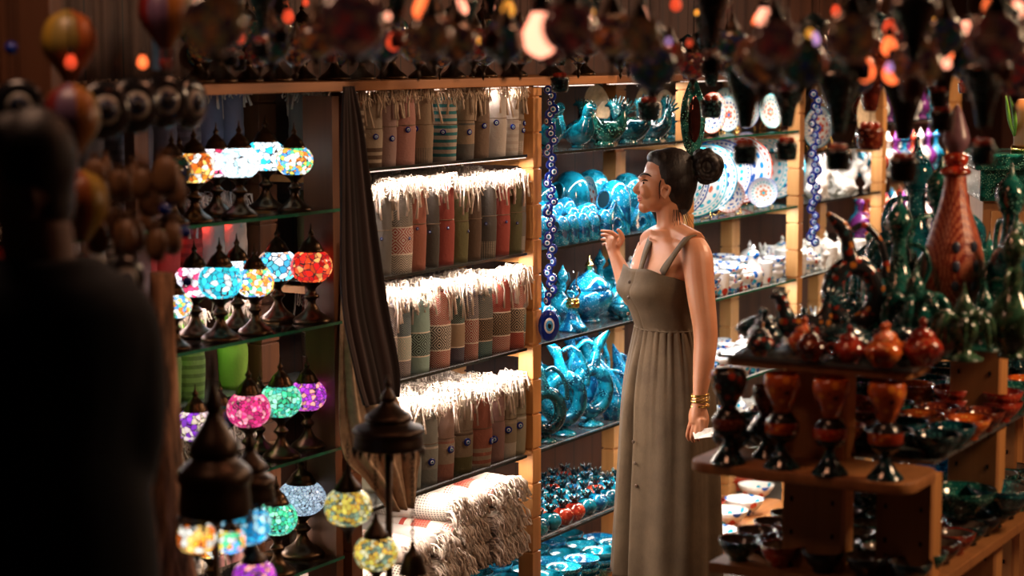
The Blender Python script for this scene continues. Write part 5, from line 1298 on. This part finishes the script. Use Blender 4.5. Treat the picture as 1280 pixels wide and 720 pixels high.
b = newbm()
# torso (front-back, side): neck base to hips
rows = [(wz(286), .012, 0, .040, .040), (wz(296), .0, 0, .046, .062), (wz(303), -.006, 0, .056, .115), (wz(312), -.004, 0, .066, .142), (wz(325), .004, 0, .075, .146), (wz(342), .014, 0, .086, .136), (wz(362), .018, 0, .090, .126), (wz(385), .008, 0, .080, .112), (wz(410), .002, 0, .074, .102), (wz(440), -.004, 0, .086, .122), (wz(480), -.01, 0, .10, .142), (wz(510), -.008, 0, .09, .135)]
skin(b, [ering(b, *q) for q in rows])
for s_ in (-1, 1):   # bust, shoulder caps, legs
    M_ = W(.072, s_*.052, wz(358)); ell(b, M_, (.052, .050, .050))
    tube(b, spline([tuple(W(-.005, s_*.07, wz(508))), tuple(W(.0, s_*.07, .66)), tuple(W(.005, s_*.066, .44)), tuple(W(-.008, s_*.062, .27)), tuple(W(-.008, s_*.06, .17))], 4), [.080, .078, .074, .068, .063, .058, .052, .048, .046, .047, .048, .044, .038, .032, .028, .026, .025], 16)
    stube(b, [(*W(-.03, s_*.06, .155), .025), (*W(.02, s_*.062, .148), .024), (*W(.08, s_*.066, .138), .018), (*W(.12, s_*.068, .132), .010)], 12)
# neck
def P3(px, py, y, r): return (*Y(px, py, y), r)
tube_n = [P3(838, 250, 5.765, .041), P3(837, 266, 5.765, .0385), P3(838, 280, 5.762, .040), P3(837, 292, 5.76, .047), P3(835, 302, 5.76, .058)]
stube(b, tube_n, 18)
stube(b, [P3(845, 291, 5.74, .034), P3(858, 298, 5.70, .034), P3(868, 304, 5.655, .036)], 12)   # trapezius near side
for s_ in (-1, 1): ell(b, W(-.012, s_*.078, wz(304)), (.040, .078, .024), Matrix.Rotation(atan2(Fd.y, Fd.x), 3, 'Z'))
stube(b, [P3(828, 291, 5.78, .030), P3(818, 296, 5.83, .030), P3(812, 301, 5.88, .032)], 12)
# near arm
arm = [P3(866, 308, 5.645, .040), P3(872, 322, 5.62, .043), P3(874, 345, 5.60, .0425), P3(877, 375, 5.58, .039), P3(881, 405, 5.565, .0355), P3(882, 425, 5.555, .034), P3(880, 450, 5.54, .031), P3(877, 475, 5.525, .025), P3(875, 492, 5.515, .0205), P3(874, 503, 5.51, .0205)]
stube(b, arm, 18, 4)
# near hand, holding a paper
stube(b, [(*Y(874, 500, 5.51), (.019)), (*Y(873, 511, 5.505), .022), (*Y(872, 522, 5.50), .023), (*Y(871, 530, 5.497), .019)], 14, 3)
stube(b, [(*Y(871, 507, 5.53), .016), (*Y(869, 518, 5.53), .019), (*Y(868, 528, 5.525), .017)], 12, 3)
for i, (x0, y0, x1, y1, x2, y2, x3, y3, yy_) in enumerate(((864, 527, 861, 537, 859.5, 545, 862, 551, 5.512), (868, 530, 865.5, 540, 864.5, 548, 868, 553, 5.495), (872.5, 530, 871, 540, 870.5, 547, 873.5, 551, 5.482), (877, 528, 877, 536, 877, 542, 877, 546, 5.474))):
    stube(b, [P3(x0, y0-5, yy_, .0078), P3(x0, y0, yy_, .0078), P3(x1, y1, yy_, .0070), P3(x2, y2, yy_+.004, .0063), P3(x3, y3, yy_+.012, .0052)], 10, 3)
stube(b, [P3(880, 512, 5.50, .009), P3(883, 523, 5.487, .0085), P3(882, 533, 5.478, .0072), P3(879, 541, 5.474, .0058)], 10, 3)
# far arm, forearm raised
stube(b, [P3(812, 308, 5.89, .036), P3(806, 325, 5.91, .037), P3(799, 350, 5.93, .034), P3(795, 372, 5.95, .031), P3(789, 370, 5.965, .029), P3(782, 352, 5.985, .029), P3(775, 334, 6.0, .024), P3(769, 320, 6.01, .019), P3(767, 313, 6.015, .019)], 16, 4)
stube(b, [P3(767, 315, 6.015, .018), P3(767, 307, 6.02, .0225), P3(768, 300, 6.022, .023), P3(769, 296, 6.022, .019)], 14, 3)
stube(b, [P3(764, 312, 6.012, .014), P3(763, 303, 6.02, .016), P3(765, 297, 6.022, .014)], 12, 3)
for pts_ in (((772, 297, 6.00, .0085), (766, 291.5, 5.995, .0072), (758, 289.5, 5.995, .0064), (750.5, 288.5, 5.998, .005)),
             ((770, 299, 6.018, .0085), (763, 295, 6.02, .0072), (756, 294, 6.022, .0064), (750.5, 293.5, 6.025, .005)),
             ((768, 302, 6.035, .008), (761, 299.5, 6.04, .007), (755, 299, 6.042, .006), (751, 299.5, 6.045, .0048)),
             ((766, 306, 6.05, .0075), (760, 304.5, 6.055, .0062), (755.5, 305, 6.057, .0054), (752.5, 306, 6.06, .0045)),
             ((774, 306, 6.00, .0095), (778, 299, 5.99, .0085), (776, 291.5, 5.985, .0072), (771.5, 286, 5.982, .0055))):
    stube(b, [P3(*q) for q in pts_], 10, 4)
# head
px1 = 5.76/F
def hp(px, py, dl=0): return Y(px, py, 5.76+dl)
def hell(px, py, dl, rf, rl, rz, tilt=0): ell(b, hp(px, py, dl), (rf*px1, rl*px1, rz*px1), Matrix.Rotation(tilt, 3, 'Y'), 24, 16)
hell(836, 217, 0, 31, 27.5, 30); hell(824, 232, 0, 25.5, 23, 26); hell(817, 247, 0, 17.5, 18.5, 18); hell(805.5, 258.5, 0, 7.5, 10, 8); hell(829, 246, 0, 16, 20, 14)
hell(803.5, 222, 0, 5.5, 14, 4.5)                      # brow
for s_ in (-1, 1): hell(808, 240, s_*.030, 8, 7, 9); hell(806, 235, s_*.026, 7, 6, 5)
stube(b, [(*hp(803.5, 225), 3.0*px1), (*hp(799.5, 230), 3.3*px1), (*hp(795.8, 234.8), 3.6*px1), (*hp(793.8, 237.6), 3.3*px1), (*hp(798, 241), 3.0*px1)], 12)
for s_ in (-1, 1): hell(798.5, 239.3, s_*.007, 3.4, 2.4, 2.4)
hell(800.5, 246.2, 0, 3.9, 8.5, 2.7); hell(801.5, 251.0, 0, 4.0, 7.5, 2.7); hell(803, 248.5, 0, 4.2, 9, 5)
# ear (near side)
for s_ in (-1, 1):
    ec = s_*-.061
    stube(b, [(*hp(829, 246, ec), .004), (*hp(827.5, 240, ec), .004), (*hp(829, 233.5, ec*1.08), .0048), (*hp(833.5, 232.2, ec*1.12), .005), (*hp(837, 235.5, ec*1.15), .005), (*hp(835.5, 242, ec*1.10), .0045), (*hp(831.5, 248.5, ec), .0055)], 8, 4)
    hell(831.5, 241, ec*.95, 4.5, 3, 6)
wobj('body', b, SK, None, (('r', .0030), ('s', 6)))
# facial details
b = newbm(); ell(b, hp(806.8, 228.6, -.0265), (.0075, .0075, .0062)); wobj('eye', b, plain('eye_white', (.7, .66, .62), .15))
b = newbm(); ell(b, hp(804.6, 228.6, -.031), (.0030, .0033, .0040)); wobj('iris', b, plain('dark_iris', (.02, .012, .008), .1))
b = newbm(); stube(b, [(*hp(802.0, 226.6, -.030), .0010), (*hp(804.4, 225.2, -.0355), .0020), (*hp(808.0, 225.4, -.0375), .0019), (*hp(811.5, 227.6, -.037), .0010)], 6); stube(b, [(*hp(803.4, 231.0, -.031), .0006), (*hp(807.0, 231.8, -.0355), .0010), (*hp(811, 229.6, -.037), .0007)], 6); wobj('eyelashes', b, HAIR)
b = newbm(); stube(b, [(*hp(799.6, 220.2, -.018), .0012), (*hp(803.5, 217.6, -.028), .0028), (*hp(809, 217.8, -.036), .0026), (*hp(814.5, 221.0, -.041), .0008)], 8); wobj('eyebrow', b, HAIR)
LIP = plain('rose_lips', (.42, .10, .08), .4)
b = newbm(); stube(b, [(*hp(797.0, 246.4, .0), .0020), (*hp(797.8, 246.9, -.009), .0026), (*hp(800.8, 247.2, -.018), .0020), (*hp(805.4, 246.4, -.024), .0008)], 8); stube(b, [(*hp(798.0, 250.4, .0), .0028), (*hp(799.0, 250.4, -.009), .0028), (*hp(801.8, 249.8, -.0175), .0020), (*hp(805.4, 247.2, -.024), .0008)], 8); wobj('lips', b, LIP)
# hair
b = newbm()
hell(840, 215, 0, 31.5, 29.5, 31, 0); hell(847, 226, 0, 25, 28, 33); hell(827, 201, 0, 16, 24, 14, .4); hell(852, 245, .004, 15, 20, 24)
hell(818, 197.5, 0, 9.5, 17, 9, .5); hell(844, 262, .008, 11, 14, 15)
stube(b, [P3(868, 205, 5.76, .020), P3(875, 203, 5.76, .030), P3(884, 203, 5.755, .036), P3(892, 210, 5.75, .030), P3(889, 219, 5.75, .024), P3(879, 220, 5.75, .022)], 14)
ell(b, Y(883, 208, 5.75), (.044, .040, .048)); ell(b, Y(892, 204, 5.745), (.026, .026, .030)); ell(b, Y(876, 195, 5.745), (.024, .026, .022)); ell(b, Y(886, 219, 5.745), (.028, .026, .022))
for k in range(9):
    a = k*.7; stube(b, [(*Y(884+19*cos(a), 208+20*sin(a), 5.735), .006), (*Y(884+11*cos(a+1.0), 208+12*sin(a+1.0), 5.708), .009), (*Y(884+19*cos(a+2.2), 208+20*sin(a+2.2), 5.735), .006)], 8)
R = random.Random(4)
for k in range(26):
    a, e_ = R.uniform(0, 6.28), R.uniform(-.9, .9); cx, cy = 884+17*cos(a)*cos(e_), 208+19*sin(a)*cos(e_)
    stube(b, [(*Y(cx, cy, 5.745-.035*abs(cos(e_))*R.random()), .005), (*Y(884+19*cos(a+.6)*cos(e_), 208+21*sin(a+.6)*cos(e_), 5.72), .007), (*Y(884+15*cos(a+1.3)*cos(e_), 208+16*sin(a+1.3)*cos(e_), 5.73), .004)], 6)
wobj('hair', b, HAIR, None, (('r', .0032), ('s', 2)))
b = newbm(); R = random.Random(12)
for k in range(22):   # wisps at ear and nape
    if k < 5: x0, y0, x1, y1, x2, y2, d0 = 828+R.uniform(-1, 1), 222, 824+R.uniform(-1.2, 1.2), 233, 825.5+R.uniform(-1.5, 1.5), 244+R.uniform(-4, 6), -.054
    elif k < 20: x0, y0, x1, y1, x2, y2, d0 = 850+1.1*(k-12)+R.uniform(-1, 1), 262, 852+1.5*(k-12)+R.uniform(-1, 1), 273, 854+2.1*(k-12)+R.uniform(-1.5, 1.5), 286+R.uniform(-9, 8), -.045
    else: x0, y0, x1, y1, x2, y2, d0 = 878+R.uniform(-6, 6), 222, 874+R.uniform(-6, 6), 232, 870+R.uniform(-6, 8), 244+R.uniform(-5, 6), -.02
    if k in (5, 18): wobj('loose_strands', b, HAIR); b = newbm()
    stube(b, [(*hp(x0, y0, d0), .0009), (*hp(x1, y1, d0-.004), .0008), (*hp(x2, y2, d0), .0004)], 4, 4)
wobj('loose_strands', b, HAIR)
# dress
def dress():
    b = newbm(); n = 192; zs_ = spline([(wz(342), .014, .094, .140), (wz(352), .018, .098, .137), (wz(365), .021, .102, .131), (wz(385), .010, .092, .119), (wz(408), .0, .082, .108)], 4)
    rs = []; z0 = zs_[0][0]
    def gr(q, w, dp): # placket groove a little to the right of straight ahead
        d = (q-.17+pi) % (2*pi)-pi; return 1-dp*math.exp(-(d/(w if d < 0 else w*.3))**2)
    def bustm(q, z):
        s_ = 0
        for c in (.52, -.52):
            d = (q-c+pi) % (2*pi)-pi; s_ += math.exp(-(d/.42)**2)*math.exp(-((z-wz(358))/.040)**2)
        return 1+.15*s_
    for i, (z, cf, af, al) in enumerate(zs_):
        pts = []
        for j in range(n):
            q = 2*pi*j/n; dz = 0
            if i < 3:   # shaped neckline: high over each breast, lower under arms and at the back
                up = .018*max(0, cos(q))**1.5+.010*math.exp(-((((abs((q+pi) % (2*pi)-pi))-.55)/.3)**2)) - .022*max(0, -cos(q*1)+.35)
                dz = up*(1-i/3)
            m_ = bustm(q, z)*gr(q, .05, .03)*(1+.006*sin(q*9+z*60))
            pts.append(W(cf+af*cos(q)*m_, al*sin(q)*m_, z+dz))
        rs.append(ring(b, pts))
    sk_ = spline([(wz(410), .0, .084, .110), (wz(430), -.002, .096, .122), (wz(460), -.004, .113, .140), (wz(500), -.004, .126, .156), (wz(560), -.003, .133, .170), (wz(620), -.001, .139, .180), (wz(680), .001, .144, .188), (wz(717), .002, .147, .192)], 5)
    for i, (z, cf, af, al) in enumerate(sk_):
        k = i/(len(sk_)-1); pts = []
        for j in range(n):
            q = 2*pi*j/n
            fine = .030*math.exp(-k*5)*(sin(q*30)+.5*sin(q*47+1))
            big = (.020+.040*k)*(sin(q*5+.6+1.2*k)+.6*sin(q*8-1.1*k+2)+.3*sin(q*13+k*3))*min(1, k*3)
            slit = gr(q, .07+.13*k, .05+.36*max(0, min(1, (k-.10)*2)))
            pts.append(W(cf+af*cos(q)*(1+fine+big)*slit, al*sin(q)*(1+fine+big)*slit, z))
        rs.append(ring(b, pts))
    skin(b, rs, True, False, False)
    return b
o = wobj('dress', dress(), LIN); s_ = o.modifiers.new('thickness', 'SOLIDIFY'); s_.thickness = .0035; s_.offset = 1
DR = o
# waist seam, straps, placket edge, buttons
b = newbm(); tube(b, [W(.088*cos(q), .114*sin(q), wz(409)) for q in [2*pi*j/48 for j in range(49)]], .0022, 6); wobj('waist_seam', b, LIN, DR)
def strap(pts, w): 
    b = newbm(); q = spline([tuple(Y(*p)) for p in pts], 5); tube(b, q, [(.0022, w)]*len(q), 10, ref=None); return b
def strap2(pts, w, side):
    b = newbm(); q = [Vector(x) for x in spline([tuple(Y(*p)) for p in pts], 6)]; rs = []
    for i, p in enumerate(q):
        d = (q[min(i+1, len(q)-1)]-q[max(i-1, 0)]).normalized(); lat = Ld.copy() if side is None else Vector(side); lat = (lat-d*lat.dot(d)).normalized(); nn = d.cross(lat)
        rs.append(ring(b, [p+lat*w+nn*.002, p-lat*w+nn*.002, p-lat*w-nn*.002, p+lat*w-nn*.002]))
    skin(b, rs); return b
wobj('shoulder_strap', strap2([(823, 356, 5.68), (828, 341, 5.640), (838, 325, 5.605), (850, 308, 5.610), (861, 296, 5.640), (870, 294, 5.680), (880, 300, 5.72), (886, 318, 5.75)], .0135, None), LIN, DR)
wobj('shoulder_strap', strap2([(797, 352, 5.72), (800, 341, 5.700), (804, 325, 5.705), (810, 307, 5.74), (817, 293, 5.80), (827, 288, 5.86), (838, 298, 5.92)], .012, None), LIN, DR)
BTN = plain('brown_button', (.06, .035, .02), .35)
for px, py in ((788, 352), (786.5, 372), (786.5, 392), (793, 552), (795, 579), (796.5, 607)):
    p = Y(px, py, 5.60); b = newbm(); ctr = Vector((WC0.x, WC0.y, p.z))
    # put the button on the cloth: search along the view line for the dress shell
    r = ray(px, py); q0 = None
    k = p.z
    for s_ in range(60):
        y_ = 5.52+s_*.005; c_ = Y(px, py, y_)
        rel = c_-Vector((WC0.x, WC0.y, 0)); f_ = rel.dot(Fd); l_ = rel.dot(Ld); af = .090 if py < 420 else .132; al = .12 if py < 420 else .17
        if (f_/af)**2+(l_/al)**2 < 1.06: q0 = c_; break
    if q0 is None: q0 = p
    nn = (q0-Vector((WC0.x, WC0.y, q0.z))).normalized()
    X = Matrix.Translation(q0+nn*.004) @ nn.to_track_quat('Z', 'Y').to_matrix().to_4x4(); lathe(b, [(.001, 0), (.0052, .0), (.0055, .0015), (.003, .0022), (.0005, .0018)], 12, X); wobj('button', b, BTN, DR)
# bracelets
for i, (py, r_, w_) in enumerate(((493.5, .0255, .0034), (500.5, .0262, .0032), (507, .0268, .0036), (497, .0262, .0018))):
    c_ = Y(874.8, py, 5.512); b = newbm(); rs = []
    for k in range(32):
        a = 2*pi*k/32; o_ = Vector((cos(a), sin(a), .08*cos(a))); rs.append(ring(b, [c_+o_*r_+o_*.0012*cos(w)+Vector((0, 0, w_*sin(w))) for w in [2*pi*j/8 for j in range(8)]]))
    rs.append(rs[0]); skin(b, rs, True, False, False); wobj('bracelet', b, BRASS)
b = newbm(); c_ = Y(865.2, 539, 5.496); rs = []
# paper in her hand
pp = newbm(); a0 = [Y(866, 541, 5.486), Y(868, 549, 5.47), Y(900, 545, 5.40), Y(905, 533, 5.44), Y(880, 536, 5.470)]
c_ = sum(a0, Vector())/5
pp2 = [v-c_ for v in a0]; skin(pp, [ring(pp, pp2), ring(pp, [v+Vector((0, 0, .0012)) for v in pp2])])
tag(obj('folded_paper', pp, plain('paper', (.8, .8, .78), .7), None, loc=c_), 'folded white paper held in her lowered left hand', 'paper')

# ================================================================ THE MAN (foreground, dark)
MY = 2.75; mp = Y(55, 400, MY); man = thing('person', 'dark-haired man in dark navy shirt, back turned, standing at left edge', 'person', (mp.x, mp.y, FLOOR)); off2 = Vector((mp.x, mp.y, FLOOR))
def mobj(name, b, m, mods=()):
    for v in b.verts: v.co -= off2
    o = obj(name, b, m, man)
    for kind, val in mods:
        if kind == 'r': r = o.modifiers.new('remesh', 'REMESH'); r.mode = 'VOXEL'; r.voxel_size = val; r.use_smooth_shade = True
        if kind == 's': s_ = o.modifiers.new('smooth', 'SMOOTH'); s_.iterations = val
    return o
def M3(px, py, dy, r): return (*Y(px, py, MY+dy), r)
b = newbm(); q1 = MY/F
ell(b, Y(42, 215, MY), (48*q1, 56*q1, 74*q1), None, 24, 16); ell(b, Y(30, 262, MY), (36*q1, 44*q1, 46*q1), None, 20, 12); ell(b, Y(14, 300, MY), (18*q1, 24*q1, 18*q1))
stube(b, [M3(-6, 240, 0, .006), M3(-16, 256, 0, .012), M3(-6, 264, 0, .010)], 10)
stube(b, [M3(34, 268, -.066, .006), M3(30, 255, -.068, .006), M3(38, 246, -.07, .007), M3(46, 254, -.07, .006), M3(40, 274, -.066, .006)], 8)
stube(b, [M3(44, 280, 0, .050), M3(50, 320, 0, .050), M3(52, 350, 0, .055)], 16)
b2 = newbm()
def mring(bm, py, cx, wx, wy, cy=0):
    c = Y(cx, py, MY+cy); return ring(bm, [c+Vector((wx*cos(a), wy*sin(a), 0)) for a in [2*pi*j/28 for j in range(28)]])
tr_ = [(322, 58, .075, .07), (336, 56, .09, .08), (352, 54, .125, .10), (380, 52, .150, .115), (420, 50, .165, .125), (480, 48, .165, .13), (560, 46, .15, .125), (640, 50, .16, .12), (720, 50, .17, .12), (800, 50, .17, .12)]
skin(b2, [mring(b2, *q) for q in tr_])
for s_ in (-1, 1):
    cx = 55
    stube(b2, [M3(cx-8+s_*72, 378, 0, .062), M3(cx-8+s_*98, 410, 0, .062), M3(cx-8+s_*112, 470, 0, .055), M3(cx-8+s_*116, 530, 0, .050), M3(cx-8+s_*108, 590, .04, .046), M3(cx-8+s_*92, 650, .10, .042)], 14)
    stube(b, [M3(cx-8+s_*94, 640, .09, .034), M3(cx-8+s_*84, 680, .14, .028), M3(cx-8+s_*76, 700, .17, .033), M3(cx-8+s_*70, 715, .19, .028)], 12)
    for k in range(5): stube(b, [M3(cx+s_*70-6+k*4, 706, .2, .009), M3(cx+s_*62-6+k*4, 728, .21, .008), M3(cx+s_*54-6+k*4, 744, .2, .006)], 8)
mobj('shirt', b2, plain('navy_shirt', (.003, .006, .012), .95), (('r', .010), ('s', 3)))
stube(b, [M3(50, 560, 0, .11), M3(50, 800, 0, .12)], 16)
for s_ in (-1, 1):
    stube(b, [(*(Y(50, 780, MY)+Vector((s_*.09, 0, 0))), .095), (off2.x+s_*.09, off2.y, .75, .075), (off2.x+s_*.09, off2.y+.01, .45, .055), (off2.x+s_*.09, off2.y+.02, .20, .04)], 14)
    stube(b, [(off2.x+s_*.09, off2.y+.04, .165, .04), (off2.x+s_*.10, off2.y-.05, .16, .038), (off2.x+s_*.11, off2.y-.15, .15, .028)], 12)
mobj('body', b, plain('tanned_skin', (.15, .06, .035), .6), (('r', .007), ('s', 4)))
b = newbm()
for s_ in (-1, 1): stube(b, [(*(Y(50, 760, MY)+Vector((s_*.085, 0, 0))), .115), (off2.x+s_*.09, off2.y, .75, .092), (off2.x+s_*.09, off2.y+.01, .45, .075), (off2.x+s_*.09, off2.y+.02, .19, .065)], 16)
mobj('trousers', b, plain('black_trousers', (.01, .01, .012), .9), (('r', .012), ('s', 2)))
b = newbm(); ell(b, Y(45, 200, MY), (52*q1, 62*q1, 68*q1), None, 24, 16); ell(b, Y(66, 245, MY+.01), (28*q1, 50*q1, 55*q1), None, 20, 12); ell(b, Y(12, 175, MY), (28*q1, 44*q1, 36*q1), None, 20, 12)
mobj('hair', b, HAIR, (('r', .008), ('s', 3)))

# ================================================================ LIGHT, CAMERA
area('aisle_lamp', (1.75, 5.9, 2.45), .35, .35, 30, (1, .62, .38), (radians(0), radians(25), 0))
area('front_lamp', (1.25, 4.75, 2.45), .2, .2, 9, (1, .66, .42), (0, 0, 0))
area('far_lamp', (2.4, 8.2, 2.5), .8, .8, 34, (1, .70, .48), (0, 0, 0))
area('added_left_fill', (-.75, 3.0, 2.5), .3, .3, 4, (1, .55, .35), (0, 0, 0))  # unseen fill, added to brighten the plaques at the left
area('added_top_fill', (.2, 3.6, 2.62), .3, .3, 4.0, (1, .42, .22), (0, 0, 0))  # unseen fill, added to put glints on the hanging stock
area('stand_lamp', (1.85, 3.78, 2.1), .3, .3, 15, (1, .62, .36), (radians(10), radians(55), 0))
w = bpy.data.worlds.new('night'); SC.world = w; w.use_nodes = True; w.node_tree.nodes['Background'].inputs[0].default_value = (.5, .35, .3, 1); w.node_tree.nodes['Background'].inputs[1].default_value = .012
cam = bpy.data.cameras.new('camera'); co = bpy.data.objects.new('camera', cam); COL.objects.link(co); SC.camera = co
cam.sensor_width = 36; cam.lens = F*36/1280; co.location = (0, 0, H); co.rotation_euler = (pi/2-PITCH, 0, 0)
cam.dof.use_dof = True; cam.dof.focus_distance = 5.75; cam.dof.aperture_fstop = 2.6; cam.dof.aperture_blades = 0; cam.clip_start = .05
SC.view_settings.view_transform = 'Standard'; SC.view_settings.look = 'None'; SC.view_settings.exposure = 0; SC.view_settings.gamma = 1; SC.view_settings.use_curve_mapping = False
# stand things clear of each other on their shelves
bpy.context.view_layer.update()
REL = ('ceramic_bird', 'ceramic_rooster', 'salt_pot', 'lidded_jar', 'stoppered_bottle', 'ring_jug', 'ceramic_pomegranate', 'bowl', 'painted_mug', 'painted_pitcher', 'rabbit_figure', 'napkin_holder', 'oil_lamp', 'fish_vase', 'goblet', 'small_pot', 'domed_ornament', 'tall_flask', 'tree_candle_holder', 'beaded_bottle')
units = {}
for o in SC.objects:
    if o.parent is None and o.name.split('.')[0] in REL and 'dish' != o['category'] and o['category'] != 'bell':
        xs = []
        for ch in o.children_recursive:
            if ch.type == 'MESH':
                for c in ch.bound_box: p = o.matrix_world @ Vector(c); xs.append((p.x, p.y, p.z))
        cx = (min(p[0] for p in xs)+max(p[0] for p in xs))/2; cy = (min(p[1] for p in xs)+max(p[1] for p in xs))/2
        sx = max(v.co.xy.length for ch in o.children for v in ch.data.vertices)*o.scale.x
        if o.name.split('.')[0] in ('ring_jug', 'ceramic_bird', 'ceramic_rooster', 'rabbit_figure', 'tall_flask', 'painted_mug', 'painted_pitcher', 'small_pot', 'stoppered_bottle'): sx *= .80
        k_ = (round(o.location.x, 3), round(o.location.y, 3))
        u_ = units.setdefault(k_, {'o': [], 'p': Vector((o.location.x, o.location.y)), 'z0': 9, 'z1': 0, 'r': 0}); u_['o'].append(o)
        u_['z0'] = min(u_['z0'], o.location.z); u_['z1'] = max(u_['z1'], max(p[2] for p in xs)); u_['r'] = max(u_['r'], sx)
UL = list(units.values())
for u_ in UL: u_['q'] = u_['p'].copy()
pairs = [(a, b) for i, a in enumerate(UL) for b in UL[i+1:] if (a['p']-b['p']).length < .22 and a['z0'] < b['z1']-.002 and b['z0'] < a['z1']-.002]
for it in range(60):
    for a, b in pairs:
        d = b['p']-a['p']; l = max(d.length, 1e-5); o_ = a['r']+b['r']+.0008-l
        if o_ > 0: a['p'] -= d/l*o_*.5; b['p'] += d/l*o_*.5
    for a in UL:      # nothing drifts off its shelf
        e_ = a['p']-a['q']
        if e_.length > .05: a['p'] = a['q']+e_*(.05/e_.length)
        w_ = Vector((a['p'].x, a['p'].y, 0))-O; dd = -w_.dot(N)
        if -.05 < dd < .42 and a['z0'] > .3:
            lo_ = min(a['r']*.9, .06); n_d = min(max(dd, lo_), max(.33-a['r']*.9, lo_)) if a['o'][0].name.split('.')[0] != 'mosaic_lamp' else min(max(dd, .03), .17)
            a['p'] -= Vector((N.x, N.y))*(n_d-dd)
for a in UL:
    for o in a['o']: o.location.x, o.location.y = a['p'].x, a['p'].y
# bring everything to life size: floor at zero, woman 1.7 m tall
K = 1.15
for o in list(SC.objects):
    if o.parent is None:
        o.location = Vector((o.location.x*K, o.location.y*K, (o.location.z-FLOOR)*K))
        if o.type not in ('CAMERA',): o.scale = o.scale*K
    if o.type == 'LIGHT':
        o.data.energy *= K*K
        if o.parent is None: o.scale = (K, K, K)
cam.dof.focus_distance *= K; cam.dof.aperture_fstop /= K
try:
    SC.cycles.use_denoising = True; SC.cycles.denoiser = 'OPENIMAGEDENOISE'
    SC.cycles.max_bounces = 8; SC.cycles.transparent_max_bounces = 12; SC.cycles.sample_clamp_indirect = 4; SC.cycles.caustics_reflective = False; SC.cycles.caustics_refractive = False
except Exception: pass
